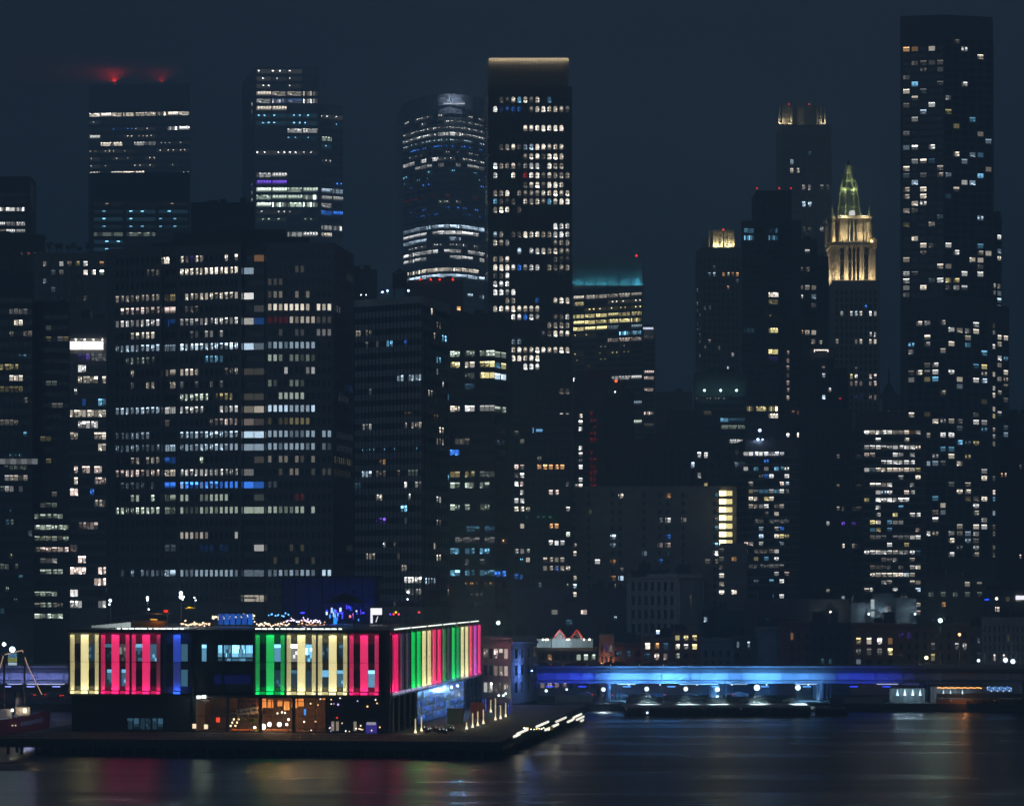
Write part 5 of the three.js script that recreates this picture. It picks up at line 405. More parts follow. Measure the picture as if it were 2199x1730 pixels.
// ---------- pier deck ----------
const TURN = -.1284, PO = [PX(838, 600), 3.3, -600];             // front right corner of the pier building
const along = (lx, ly, lz) => new THREE.Vector3(lx, ly, lz).applyAxisAngle(new THREE.Vector3(0, 1, 0), TURN).add(new THREE.Vector3(...PO));
const LX = (x) => (PX(x, 600) - PO[0]) / (.992 + .128 * (x - CX) / F), LY = (y) => PY(y, 604) - 3.3;
{ const p = along(-26, 0, -58), B = thing('pier', 'long dark pier deck on piles in front of and beside the lit building', 'pier', [p.x, 0, p.z], TURN), W = 107, L = 172;
  box(B, 'deck', mat(.055, .055, .058), [0, 2.75, 0], [W, 1.1, L]); box(B, 'fender_beam', mat(.03, .03, .03), [0, 2.2, L / 2 + .3], [W + .4, 1.4, .5]); box(B, 'fender_beam', mat(.03, .03, .03), [W / 2 + .3, 2.2, 0], [.5, 1.4, L]);
  for (let k = 0; k < 36; k++) { cyl(B, 'pile', mat(.03, .028, .025), [-W / 2 + .6 + k * (W - 1.2) / 35, .6, L / 2 + .1], .34, 3.6); if (k < 34) cyl(B, 'pile', mat(.03, .028, .025), [W / 2 - .1, .6, L / 2 - 2 - k * 5], .34, 3.6); if (k % 2) cyl(B, 'pile', mat(.03, .028, .025), [-W / 2 + .6 + k * (W - 1.2) / 35, .6, L / 2 - 6], .34, 3.6); }
  for (let k = 0; k <= 52; k++) { box(B, 'rail_post', STEEL, [-W / 2 + .4 + k * (W - .8) / 52, 3.9, L / 2 - .3], [.08, 1.15, .08]); } for (const h of [3.75, 4.1, 4.45]) rod(B, 'hand_rail', STEEL, [-W / 2 + .4, h, L / 2 - .3], [W / 2 - .4, h, L / 2 - .3], .035); }
// ---------- the pier building ----------
const CREAM = 0xfff0a8, PINK = 0xff1f6e, GREEN = 0x06d45c, BLUE = 0x2a5cff;
{ const B = thing('pier_building', 'boxy glass pier building striped with cream, pink, green and blue light', 'building', PO, TURN), W = -LX(148), DEEP = 137, y0 = LY(1492), y1 = LY(1356), ym = LY(1422);
  const BODY = mat(.03, .034, .038), FR = mat(.035, .035, .038, .5, .3), wall = mat(.16, .17, .17);
  box(B, 'upper_body', BODY, [-W / 2, (y0 + y1) / 2 + .2, -DEEP / 2 - .6], [W - .4, y1 - y0 - .4, DEEP - 1.2]); box(B, 'roof_slab', FR, [-W / 2, y1 + .15, -DEEP / 2], [W + .6, .5, DEEP + 1]); box(B, 'soffit', FR, [-W / 2, y0 - .25, -DEEP / 2], [W + .2, .4, DEEP]);
  const bw = (LX(816) - LX(149)) / 10, bays = [CREAM, PINK, PINK, BLUE, 0, 0, GREEN, CREAM, CREAM, PINK], pw = { [CREAM]: 1.5, [PINK]: 1.4, [GREEN]: 1.2, [BLUE]: .8 };
  for (let b = 0; b <= 10; b++) box(B, 'frame_post', FR, [LX(149) + b * bw, (y0 + y1) / 2, .35], [.3, y1 - y0, 1]); box(B, 'corner_post', FR, [-.55, (y0 + y1) / 2 - 1, -.2], [1.1, y1 - y0 + 2, 1.1]);
  bays.forEach((c, b) => { const x = LX(149) + (b + .5) * bw, dim = b === 3; if (!c) return; const P = pw[c];
    box(B, 'bay_wall', wall, [x, (y0 + y1) / 2, -.08], [bw - .3, y1 - y0 - .6, .2]);
    for (const [u, w, k] of dim ? [[0, 1.6, 1]] : [[0, 1.65, 1.25], [-bw / 2 + .68, .85, .62], [bw / 2 - .68, .85, .62]]) for (const [a, z] of [[ym + .04, y1 - .75], [y0 + .9, ym - .04]]) { const low = a < ym - 1; part(B, 'led_panel', UBOX, glowMat(c, P * k * (dim && low ? .3 : 1) * (b === 2 && u > 1 ? .08 : .62), .5), [x + u, (a + z) / 2, .24], null, [w, z - a, .42]); }
    if (!dim) for (const s of [-1, 1]) box(B, 'led_sill', glowMat(c, P * .6), [x + s * (bw / 4 + .1), y0 + .45, .3], [bw / 2 - 1.9, .62, .4]);
    for (const u of dim ? [0] : [0, -bw / 2 + .68, bw / 2 - .68]) { box(B, 'led_lamp', glowMat(c, 2.6), [x + u, y0 + .4, .62], [u ? .7 : 1.5, .5, .25]); const lp = area(B, c, 60, u ? .7 : 1.5, .4, [x + u, y0 + .35, 1.25], [x + u, y0 + 3, .45]); area(B, c, 55, u ? .6 : 1.4, .3, [x + u, y1 - .3, 1.2], [x + u, y1 - 3, .45]); }
    box(B, 'seam', FR, [x, ym, .3], [bw - .3, .07, .5]);
    for (const s of [-1, 1]) for (const [ya, yb, t, l] of [[1383, 1420, (b * 3 + s) % 4 ? 't' : 'n', [1, 1, 2, 2, 0, 0, 3, 4, 1, 0][b]], [1438, 1474, 't', [0, 2, 0, 2, 0, 0, 1, 1, 2, 3][b]]]) { const a = LY(yb), z = LY(ya), wx = x + s * 1.62; const fr = box(B, 'window_frame', FR, [wx, (a + z) / 2, .06], [1.62, z - a + .16, .2]); nest(fr, part(B, 'window', SMALL[(b * 5 + (s > 0 ? 3 : 0) + (l << 1)) % 18], l && !(s < 0 && b % 3 === 0) ? winMat(t, l) : [GLASS, GLASS, GLASS], [wx, (a + z) / 2, .18], null, [1.45, z - a, 1])); } });
  // dark recessed middle: lit lounge windows and a row of dim blue slats
  { box(B, 'window_frame', FR, [LX(505), LY(1402), .05], [8.2, 3.8, .2]); for (let k = 0; k < 5; k++) part(B, 'window', WIDE[k * 2 + 1], winMat('t', k === 2 ? 4 : 3), [LX(475 + k * 15), LY(1402), .18], null, [1.45, 3.4, 1]); box(B, 'ledge', FR, [LX(505), LY(1412), .3], [8.2, .25, .4]); part(B, 'window', SMALL[3], winMat('t', 3), [LX(438), LY(1402), .1], null, [1, 3.6, 1]); for (let k = 0; k < 18; k++) box(B, 'blue_led_slat', glowMat(0x1a22d8, .10 + .04 * (k % 3)), [LX(461 + k * 4.4), LY(1459), .15], [.2, 2.1 - .2 * (k % 2), .12]); }
  // roof edge light bars
  for (let k = 0; k < 42; k++) { const x = 255 + k * 13.6; if ((x > 402 && x < 552) || x > 742) continue; box(B, 'edge_light', glowMat(0xf4fff2, 3), [LX(x), y1 + .62, .3], [k % 5 === 0 ? .7 : 1.15, .28, .2]); }
  for (let k = 0; k < 62; k++) if (k % 11 !== 10) box(B, 'edge_light', glowMat(0xf4fff2, 2.2), [.35, y1 + .5, -4 - k * 2.1], [.2, .25, 1.2]);
  // long side: one panel and one glass fin per bay
  const seq = [PINK, 0x55406a, 0x10483c, GREEN, GREEN, CREAM, 0xf2d8a0, PINK, PINK, 0x0a7a40, 0x22304a, GREEN, 0x0a9a4c, CREAM, CREAM, PINK, 0xd84ad0, 0xff2f80], n = seq.length, sb = (DEEP - 1) / n;
  seq.forEach((c, k) => { const z = -1 - (k + .5) * sb, weak = c === 0x55406a || c === 0x10483c || c === 0x22304a, P = weak ? .14 : .6;
    for (const [a, e] of [[ym + .04, y1 - .6], [y0 + .7, ym - .04]]) { box(B, 'glass_panel', mat(.62, .63, .62, .35), [.1, (a + e) / 2, z], [.3, e - a, sb - .5]); box(B, 'led_fin', glowMat(weak ? 0x8fa8c8 : c, weak ? .12 : P * 1.9), [.5, (a + e) / 2, z + sb * .22], [.5, e - a, .3]); box(B, 'led_fin', glowMat(weak ? 0x6f88a8 : c, weak ? .08 : P * 1.5), [.42, (a + e) / 2, z - sb * .22], [.36, e - a, .3]); }
    box(B, 'led_sill', glowMat(k < 5 ? 0xe8d8ff : c, .5), [.45, y0 + .35, z], [.4, .55, sb - .7]); area(B, c, weak ? 20 : k > 14 ? 60 : 130, sb - 2, .3, [1.1, y1 - .2, z], [.3, y1 - 6, z]); area(B, c, weak ? 30 : k > 14 ? 170 : 420, sb - 2, .3, [1.1, y0 + .7, z], [.3, y0 + 7, z]); box(B, 'frame_post', FR, [.3, (y0 + y1) / 2, z - sb / 2], [.7, y1 - y0, .16]); if (k < 5 || k > 14) cyl(B, 'column', k < 5 ? mat(.3, .33, .38) : FR, [-.3, y0 / 2, z], .3, y0); });
  // blue-lit glass hall under the long side
  { box(B, 'hall_core', mat(.06, .09, .16), [-3.6, y0 / 2, -78], [6, y0 - .3, 80]); const r = rng(3); for (let k = 0; k < 13; k++) for (let j = 0; j < 4; j++) { const z = -42 - k * 5.6; part(B, 'hall_window', WIDE[(k + j * 3) % 14], winMat(r() < .25 ? 't' : 'b', 2), [-.5, .9 + j * 1.85, z], [0, Math.PI / 2, 0], [5.3, 1.7, 1]); if (k === 0) box(B, 'hall_rail', glowMat(0xbfd8ff, .25), [-.3, 1.85 + j * 1.85, -76], [.12, .1, 74]); } for (const z of [-82, -92]) { ball(B, 'hall_light', glowMat(0xcfe6ff, 5), [.9, 6.9, z], .34); point(B, 0x6fa8ff, 200, [2.4, 6.2, z]); } }
  // ground floor: dark left half, warm restaurant, dark right end
  const xl = LX(415), xr = LX(700); box(B, 'ground_floor_wall', BODY, [(LX(149) + xl) / 2, y0 / 2 - .2, -6], [xl - LX(149), y0 - .4, 9]); box(B, 'ground_floor_wall', mat(.03, .034, .05), [(xr - .4) / 2, y0 / 2 - .2, -5], [-xr - .8, y0 - .4, 7]);
  box(B, 'room_back_wall', mat(.16, .12, .09), [(xl + xr) / 2, y0 / 2, -14], [xr - xl, y0 - .4, .4]); box(B, 'room_floor', mat(.1, .065, .045), [(xl + xr) / 2, .1, -7.6], [xr - xl, .2, 13]); box(B, 'room_ceiling', mat(.1, .08, .07), [(xl + xr) / 2, y0 - .55, -7.6], [xr - xl, .2, 13]);
  for (const u of [xl + .2, xr - .2]) box(B, 'room_side_wall', mat(.2, .15, .11), [u, y0 / 2, -7.6], [.3, y0 - .4, 13]); box(B, 'mezzanine', mat(.08, .07, .06), [(xl + LX(545)) / 2 + 3, LY(1535), -11], [7, .4, 5]);
  for (let k = 0; k <= 12; k++) box(B, 'shopfront_mullion', FR, [xl + (xr - xl) * k / 12, y0 / 2, -1], [k % 3 ? .12 : .7, y0, .25]); for (const h of [LY(1538), LY(1505)]) box(B, 'shopfront_transom', FR, [(xl + xr) / 2, h, -1], [xr - xl, .12, .2]);
  box(B, 'timber_screen', mat(.42, .17, .06), [LX(522), LY(1512), -4], [4.6, 2.8, .3], [0, 0, .12]); box(B, 'menu_board', mat(.75, .66, .5), [LX(522), LY(1528), -3.7], [4.8, 1.3, .2], [0, 0, .16]); for (const u of [504, 516, 526, 538]) box(B, 'menu_mark', DARK, [LX(u), LY(1529 - (u - 522) * .16), -3.55], [.45, .35, .1]);
  box(B, 'bar_counter', mat(.6, .22, .05), [LX(551), LY(1569), -3.2], [12.4, .5, .8]); box(B, 'counter_light', glowMat(0xff7a20, .7), [LX(551), LY(1568), -2.75], [12.2, .22, .08]); for (let k = 0; k < 6; k++) { const x = LX(488 + k * 3), h = LY(1560 - (k % 3) * 7); ball(B, 'shelf_light', glowMat(0xffdba8, 3), [x, h, -3 - k * .2], .22); }
  for (const [x, y, r, e] of [[559, 1561, .62, 14], [573, 1556, .5, 10], [594, 1556, .5, 10], [610, 1556, .3, 0], [541, 1563, .3, 0], [648, 1550, .22, 0], [600, 1530, .2, 0], [590, 1532, .16, 0], [606, 1531, .18, 0], [614, 1545, .25, 0]]) { ball(B, 'globe_light', glowMat(0xfff2dc, 5), [LX(x), LY(y), -2.6], r); if (e) point(B, 0xffe2b8, e, [LX(x), LY(y), -1.8]); }
  for (const [x, y, h] of [[557, 1511, 1.9], [572, 1512, 1.7], [593, 1511, 1.2], [607, 1516, 1.9], [624, 1511, 1.9], [638, 1509, 1.6], [690, 1500, .5]]) { part(B, 'lamp_shade_light', new THREE.CylinderGeometry(.55, .62, h, 14), glowMat(0xff9a48, 1.3), [LX(x), LY(y), -4]); cyl(B, 'lamp_cord', DARK, [LX(x), LY(1499), -4], .03, 1.6); point(B, 0xffa050, 14, [LX(x), LY(y) - h / 2 - .4, -3.4]); }
  for (const [x, y, c] of [[466, 1546, 0xff4a28], [653, 1528, 0x3f9aff], [408 + 7, 1560, 0xffe8c0], [440, 1561, 0xffe8c0], [722, 1540, 0xff3020]]) box(B, 'sign_light', glowMat(c, 1.6), [LX(x), LY(y), -.7], c === 0x3f9aff ? [.4, 1.3, .2] : c === 0xff3020 ? [.3, .3, .2] : [.8, 1, .2]);
  for (const [x, y] of [[427, 1497], [438, 1496]]) { box(B, 'soffit_light', glowMat(0xeafff6, 2.4), [LX(x), LY(y), .3], [.9, .7, .4]); } point(B, 0xe2fff0, 30, [LX(434), LY(1503), .8]);
  { const r = rng(8); for (const [x, y] of [[541, 1548], [546, 1570], [535, 1548], [520, 1549], [628, 1562]]) { const g = []; for (let i = 0; i < 46; i++) { const l = new THREE.PlaneGeometry(.3, .16); l.rotateX(r() * 6); l.rotateZ(r() * 6); l.translate((r() - .5) * 1.3, (r() - .5) * 1.1, (r() - .5) * .6); g.push(l); } part(B, 'plant_leaves', mergeGeometries(g), mat(.22, .3, .06, .8, 0, 1), [LX(x), LY(y), -2.2]); } for (let k = 0; k < 34; k++) { const x = LX(655 + r() * 160), y = k < 14 ? LY(1497 + r() * 20) : LY(1545 + r() * 24); ball(B, 'interior_light', glowMat([0xffe2b0, 0xfff6e8, 0xffc888, 0xc8b8ff][k % 4], 1.6 + r() * 2), [x, y, -1.1 + r() * -.2], .1 + r() * .13); } box(B, 'shop_window', glowMat(0x6a5aff, .3), [LX(795), LY(1563), -1.2], [2.4, 2.6, .2]); box(B, 'shop_window', glowMat(0xf0e6ff, .5), [LX(795), LY(1552), -1.1], [2, .6, .2]); for (const x of [712, 722, 760]) box(B, 'shop_window', glowMat(0xffe8cc, .35), [LX(x), LY(1558), -1.2], [.6, 2, .2]); for (let k = 0; k < 6; k++) part(B, 'window', WIDE[k], winMat('t', 1), [LX(275 + k * 13), LY(1556), -1.4], null, [1.1, 2.4, 1]); }
  point(B, 0xffb878, 60, [LX(520), LY(1535), -7]); point(B, 0xffb878, 60, [LX(600), LY(1535), -8]); point(B, 0xffb070, 12, [LX(660), LY(1535), -8]); }
// ---------- on the roof: terraces, strings of bulbs, stage ----------
const ROOF = PY(1356, 604) + .45;
function roofThing(name, label, cat, x, D) { return thing(name, label, cat, [PX(x, D), ROOF, -D], TURN); }
function stringLight(label, x0, x1, y, D, n, hex, power, r, wave, drop = 0) { const t = thing('string_light', label, 'light string', [PX((x0 + x1) / 2, D), ROOF, -D], 0, 'strings of bulbs on the pier roof'), q = rng(Math.round(x0 * 3 + n)), P = (u) => [PX(x0 + (x1 - x0) * u, D) - t.position.x, PY(y + drop * u, D) - ROOF + wave * .35 * Math.sin(u * 17 + n), Math.sin(u * 40) * .9]; for (const u of [0, 1]) { const p = P(u); cyl(t, 'post', STEEL, [p[0], p[1] / 2, p[2]], .05, p[1]); } rod(t, 'cable', DARK, P(0), P(1), .02); for (let k = 0; k < n; k++) { const p = P((k + q() * .7) / n); ball(t, 'bulb', glowMat(hex, power), [p[0], p[1] + (q() - .5) * (q() < .4 ? 1.5 : .45), p[2] + (q() - .5) * 2], r * (.7 + q() * .6)); } const m = P(.5); point(t, hex, n * .5, [m[0], m[1] + .3, m[2] + .6]); return t; }
stringLight('dense cream bulb string above blue drapes on the pier roof', 455, 548, 1324, 655, 70, 0xffe8c0, 5, .13, .25, -3); stringLight('peach bulb string at terrace level left of blue drapes', 388, 452, 1339, 650, 26, 0xffd0a8, 4, .18, .3); stringLight('peach bulb string at terrace level right of blue drapes', 545, 622, 1341, 650, 34, 0xffd8b8, 4, .17, .35); stringLight('violet-white bulb string in the middle of the roof terrace', 615, 690, 1333, 660, 30, 0xf0d8ff, 4, .16, .4); stringLight('short blue bulb string right of the cream one', 574, 622, 1321, 655, 10, 0x5fb4ff, 4, .17, .1); stringLight('low amber bulb string left of the stage', 640, 700, 1339, 668, 24, 0xffbe88, 3, .13, .5);
{ const t = roofThing('drape_pavilion', 'pavilion hung with glowing blue drapes on the pier roof', 'pavilion', 505, 648); box(t, 'canopy', DARK, [0, 3.2, -1.2], [9, .2, 3]); for (let k = 0; k < 7; k++) { box(t, 'post', STEEL, [-4.2 + k * 1.4, 1.6, 0], [.12, 3.2, .12]); if (k < 6) box(t, 'drape_light', glowMat(k % 2 ? 0x1f7dff : 0x2f6cf0, .5 + .12 * (k % 3)), [-3.5 + k * 1.4, 1.65, -.15], [1.1, 2.5, .12]); } area(t, 0x3f8cff, 3, 8, 1.6, [0, 1.8, .6], [0, 1.4, 6]); }
{ const t = roofThing('stage_house', 'big dark navy stage house at the back of the pier roof', 'stage', 704, 715), w = PX(812, 715) - PX(598, 715), h = PY(1238, 715) - ROOF; box(t, 'stage_wall', mat(.05, .06, .3), [0, h / 2, -4], [w - 1, h - .3, 6]); box(t, 'stage_roof', mat(.03, .03, .05), [0, h, -4], [w, .5, 8]); for (let k = 0; k < 8; k++) box(t, 'truss_post', mat(.03, .03, .06), [-w / 2 + .6 + k * (w - 1.2) / 7, h / 2, -.8], [.2, h, .2]); rod(t, 'truss', mat(.05, .06, .1), [-w / 2, h * .55, -.6], [w / 2, h * .55, -.6], .1);
  for (const [x, e] of [[4, 14], [9.5, 10], [-6, 5]]) { box(t, 'stage_light', glowMat(0x3a40ff, 3), [x, 2.4, 3], [1, .4, .4]); area(t, 0x2a34ff, e, 3, .6, [x, 2.7, 3], [x, h * .7, -1]); } }
{ const t = roofThing('stage_canopy', 'dark peaked canopy over blue and violet stage lights', 'canopy', 742, 690); part(t, 'peaked_roof', new THREE.ConeGeometry(6.6, 2.6, 4), mat(.03, .035, .035), [0, 6.4, 0], [0, Math.PI / 4, 0], [1, 1, .7]); for (const x of [-4.5, 4.5]) for (const z of [-3, 3]) box(t, 'post', STEEL, [x, 2.6, z], [.15, 5.2, .15]); const r = rng(21); for (let k = 0; k < 26; k++) box(t, 'stage_light', glowMat([0x2a3cff, 0x4a9cff, 0x6a30ff, 0xbfd8ff, 0xff5a48][k % 9 === 8 ? 4 : k % 4], 1 + r() * 2), [-5 + r() * 10, .8 + r() * 3.6, 1 + r() * 1.6], [.18 + r() * .4, .3 + r() * 1.1, .2]); point(t, 0x4a50ff, 70, [-3, 3, 4]); point(t, 0x4aa0ff, 40, [1, 2, 4.5]); box(t, 'blue_screen', glowMat(0x1f9cff, 1.6), [-1.8, .5, 4.2], [.9, 2.2, .2]); }
{ const t = roofThing('led_screen', 'brilliant white video screen right of the stage canopy', 'screen', 806, 680); box(t, 'frame', DARK, [0, 2.4, -.2], [3.4, 4, .2]); box(t, 'screen', glowMat(0xf4f4ff, 1.9), [.2, 3.1, 0], [2.8, 1.6, .1]); box(t, 'screen', glowMat(0xf0f0ff, 1.7), [-.95, 1.3, 0], [.55, 2, .1]); box(t, 'screen', glowMat(0xf0f0ff, 1.2), [.35, 1.2, 0], [.25, 1.5, .1], [0, 0, -.35]); for (const x of [-1.5, 1.5]) box(t, 'leg', STEEL, [x, .4, -.2], [.15, .8, .4]); area(t, 0xf0f0ff, 2, 2.6, 1.5, [.2, 3.1, .3], [.2, 2, 6]); }
{ const t = roofThing('steel_canopy', 'long pale steel canopy with ladder frame on the pier roof', 'canopy', 515, 700), S = mat(.3, .32, .38); box(t, 'canopy_beam', S, [-1.5, 6.3, 0], [11, .35, 3]); for (const x of [-6.8, -3, 1, 4]) box(t, 'post', S, [x, 3.1, 0], [.16, 6.2, .16]); for (const x of [5, 6.2, 7.4, 8.4]) box(t, 'ladder_post', S, [x, 4.4, .3], [.13, 6.6, .13]); for (const y of [4.6, 5.8, 7]) box(t, 'ladder_rung', S, [6.7, y, .3], [3.6, .12, .12]); }
{ const t = roofThing('glass_balustrade', 'white-lit sloping glass balustrade at the left end of the pier roof', 'balustrade', 238, 622); for (let k = 0; k < 9; k++) box(t, 'glass_light', glowMat(0xdff2ee, .35 + .05 * k), [-4 + k * 1, .35 + k * .05, 0], [.94, .5 + k * .08, .1]); for (let k = 0; k < 10; k++) box(t, 'post', STEEL, [-4.5 + k, 1, -.2], [.07, 2, .07]); rod(t, 'hand_rail', mat(.4, .4, .4), [-4.6, 1.8, -.2], [8, 3.2, -6], .06); rod(t, 'hand_rail', mat(.4, .4, .4), [-2, .9, -.2], [10, 1.6, -6], .05); }
{ const t = roofThing('roof_bar', 'low amber-lit wooden bar with red sign on the pier roof', 'bar', 320, 640); box(t, 'bar_counter', mat(.3, .16, .07), [0, .7, 0], [8, 1.4, 1.2]); box(t, 'bar_roof', DARK, [0, 3, -.5], [9, .2, 2.6]); for (const x of [-4, 0, 4]) box(t, 'post', STEEL, [x, 1.5, -1], [.12, 3, .12]); box(t, 'red_sign', glowMat(0xff2c22, 2), [4, 3.6, .4], [.9, .5, .2]); box(t, 'counter_light', glowMat(0xffb850, 1.4), [1.2, 1.7, .5], [1.6, .25, .2]); part(t, 'yellow_parasol', new THREE.ConeGeometry(1.3, .5, 16), mat(.75, .6, .05), [9.5, 4.4, 0]); cyl(t, 'parasol_pole', STEEL, [9.5, 2.1, 0], .05, 4.2); point(t, 0xffb050, 30, [2, 2.4, 1.2]); point(t, 0xffe070, 8, [9.5, 5.2, .4]); }
[[236, 1289, 640, [[0, 0, .34], [-.2, -.9, .22]]], [316, 1283, 645, [[0, 0, .3], [0, -.5, .26], [.3, -2.7, .2]]], [388, 1273, 650, [[0, 0, .42], [0, -.9, .46], [.6, -.9, .26], [.4, -1.5, .18]]], [417, 1283, 655, [[0, 0, .2], [.3, -.6, .16]]], [876, 1271, 660, [[0, 0, .3], [-.1, -1.7, .2]]]].forEach(([x, y, D, L], k) => { const v = at(x, y, D), t = thing('light_mast', ['slim mast with two white floodlights at the left end of pier roof', 'mast with stacked white floodlights, second on the pier roof', 'mast with the brightest cluster of white floodlights on pier roof', 'thin mast with two tiny white lamps behind the bright cluster', 'tall mast with white globe right of the video screen'][k], 'light mast', [v.x, ROOF, v.z], 0), h = v.y - ROOF; cyl(t, 'pole', STEEL, [0, h / 2, -.4], .08, h); for (const [a, b, r] of L) { ball(t, 'flood_light', glowMat(0xeafcff, 6), [a, h + b, 0], r); rod(t, 'arm', STEEL, [a, h + b, -.1], [0, h + b, -.4], .04); } point(t, 0xe2f6ff, k === 2 ? 160 : 40, [0, h - .2, .9]); });
{ const t = roofThing('dark_lamp_post', 'unlit black lamp post silhouetted against the navy stage house', 'lamp post', 760, 640); cyl(t, 'pole', DARK, [0, 4, 0], .1, 8); part(t, 'lantern', new THREE.ConeGeometry(.5, .8, 8), DARK, [0, 8.3, 0]); box(t, 'arm', DARK, [0, 7.6, 0], [1.2, .1, .1]); }
{ const r = rng(15); [[845, 0xff3a2a], [850, 0xf0d020], [856, 0xff4a6a], [900, 0xff3030], [838, 0x4a40ff]].forEach(([x, c], k) => { const t = roofThing('signal_lamp', ['small red lamp right of the video screen', 'small yellow lamp right of the video screen', 'pink-red lamp right of the yellow one', 'lone red lamp at the right end of pier roof', 'small violet lamp just right of the video screen'][k], 'lamp', x, 690); cyl(t, 'post', STEEL, [0, 1.1, 0], .05, 2.2); ball(t, 'lamp_head', glowMat(c, 3), [0, 2.3 + (k % 2) * .5, 0], .26); }); const t = roofThing('roof_frame', 'row of thin steel frames with pale awning right of the screen', 'frame', 870, 700); for (let k = 0; k < 9; k++) box(t, 'post', mat(.2, .18, .18), [-5 + k * 1.25, 2.6, 0], [.12, 5.2, .12]); box(t, 'awning', mat(.25, .26, .5), [-.5, 5.4, 0], [9, .4, 2]); }
// ---------- on the pier deck beside the building ----------
[[892, 1575, 30], [905, 1571, 30], [1002, 1567, 14], [1015, 1563, 30], [1026, 1559, 30], [1038, 1555, 30], [1054, 1530, 26], [1064, 1547, 46], [1075, 1544, 28], [1086, 1540, 30]].forEach(([x, y, h], k) => { const D = (EYE - 3.3) * F / (y - HY), H = h * D / F, t = thing('light_column', 'slim white light column on the pier deck, ' + ORD[k] + ' from the left', 'light column', [PX(x, D), 3.3, -D], 0, 'light columns on the pier deck'); cyl(t, 'base', DARK, [0, .1, 0], .3, .2); cyl(t, 'tube_light', glowMat(0xffe8b0, .9), [0, H / 2 + .2, 0], .13, H); part(t, 'foot_light', new THREE.ConeGeometry(.32, 1.2, 12), glowMat(0xfff0c8, 1.8), [0, .75, 0]); point(t, 0xffe6b0, 8, [0, .8, .6]); });
[[1037, 1530], [1043, 1528], [1092, 1535], [1097, 1534]].forEach(([x, y], k) => { const D = (EYE - 3.3) * F / (y - HY), t = thing('blue_light_column', 'slim blue light column on the pier deck, ' + ORD[k] + ' from the left', 'light column', [PX(x, D), 3.3, -D], 0, 'blue light columns on the pier deck'); cyl(t, 'base', DARK, [0, .1, 0], .25, .2); cyl(t, 'tube_light', glowMat(0x4a5cff, k < 2 ? 1 : .35), [0, 1.7, 0], .11, 3.2); });
{ const D = 645, t = thing('kiosk', 'plain mauve-grey kiosk box beside the blue-lit glass hall', 'kiosk', [PX(978, D), 3.3, -D], TURN); box(t, 'kiosk_wall', mat(.32, .24, .25), [0, 1.6, 0], [3.4, 3.2, 3]); box(t, 'kiosk_roof', mat(.2, .2, .22), [0, 3.3, 0], [3.7, .2, 3.3]); const u = thing('arch_panel', 'reddish arched panel behind the light columns', 'panel', [PX(1026, 668), 3.3, -668], TURN); const s = new THREE.Shape(); s.moveTo(-1.7, 0); s.lineTo(1.7, 0); s.lineTo(1.7, 3.2); s.quadraticCurveTo(1.7, 3.8, 1.1, 3.8); s.lineTo(-1.1, 3.8); s.quadraticCurveTo(-1.7, 3.8, -1.7, 3.2); part(u, 'panel_body', new THREE.ExtrudeGeometry(s, { depth: .3, bevelEnabled: false }), mat(.3, .12, .11)); box(u, 'panel_foot', DARK, [0, .1, .15], [3.8, .2, .8]); }
{ const r = rng(40); for (let k = 0; k < 9; k++) { const x = 905 + k * 8 + r() * 5, y = 1576 - r() * 9, D = (EYE - 3.3) * F / (y - HY), t = thing('planter', 'dark round planter with white flowers near the building corner, ' + ORD[k] + ' from the left', 'planter', [PX(x, D), 3.3, -D], 0, 'planters near the building corner'); part(t, 'pot', new THREE.CylinderGeometry(.45, .35, .7, 12), DARK, [0, .35, 0]); const g = []; for (let i = 0; i < 50; i++) { const l = new THREE.PlaneGeometry(.2, .14); l.rotateX(r() * 6); l.rotateY(r() * 6); const a = r() * 6.3, q = Math.sqrt(r()) * .55; l.translate(Math.cos(a) * q, .7 + r() * .5, Math.sin(a) * q); g.push(l); } part(t, 'leaves', mergeGeometries(g), mat(.05, .09, .04, .9, 0, 1)); for (let i = 0; i < 3; i++) ball(t, 'flower', mat(.8, .8, .74, .9, 0, 1), [(r() - .5) * .8, 1.1 + r() * .2, .2], .13); ball(t, 'spot_lamp', glowMat(0xe8f4ff, 3), [.3, .85, .45], .09); } }
// lit benches along the right edge of the pier
[[1110, 1580, 9, .9], [1122, 1572, 16, 1], [1165, 1556, 20, 1], [1185, 1562, 22, 1.1], [1205, 1546, 18, .8], [1226, 1548, 12, 1], [1240, 1538, 16, 1], [1246, 1543, 14, .9], [1250, 1548, 5, .8]].forEach(([x, y, l, p], k) => { const D = (EYE - 3.7) * F / (y - HY), t = thing('lit_bench', 'low bench with glowing white edge along the pier side, ' + ORD[k] + ' from the near end', 'bench', [PX(x, D), 3.3, -D], TURN, 'lit benches along the pier side'); box(t, 'bench_seat', DARK, [-.5, .25, 0], [.9, .5, l]); box(t, 'edge_light', glowMat(0xfffbea, p * 1.6), [0, .55, 0], [.34, .4, l * 1.15]); if (k % 3 === 0) point(t, 0xfff0c8, 10, [.6, .7, 0]); });
{ const r = rng(51), D = 612, t = thing('lamp_cluster', 'scatter of small white lamps at the near end of lit benches', 'lamp', [PX(1150, D), 3.3, -D], TURN); box(t, 'tray', DARK, [0, .05, 0], [7, .1, 5]); for (let k = 0; k < 24; k++) ball(t, 'bulb', glowMat(k % 5 ? 0xfff6e0 : 0xf0d060, 4), [-3 + r() * 6.2, .25 + r() * .4, -2 + r() * 4], .13); box(t, 'yellow_panel', mat(.6, .45, .03), [3.2, .5, -1], [1, .9, .6]); }
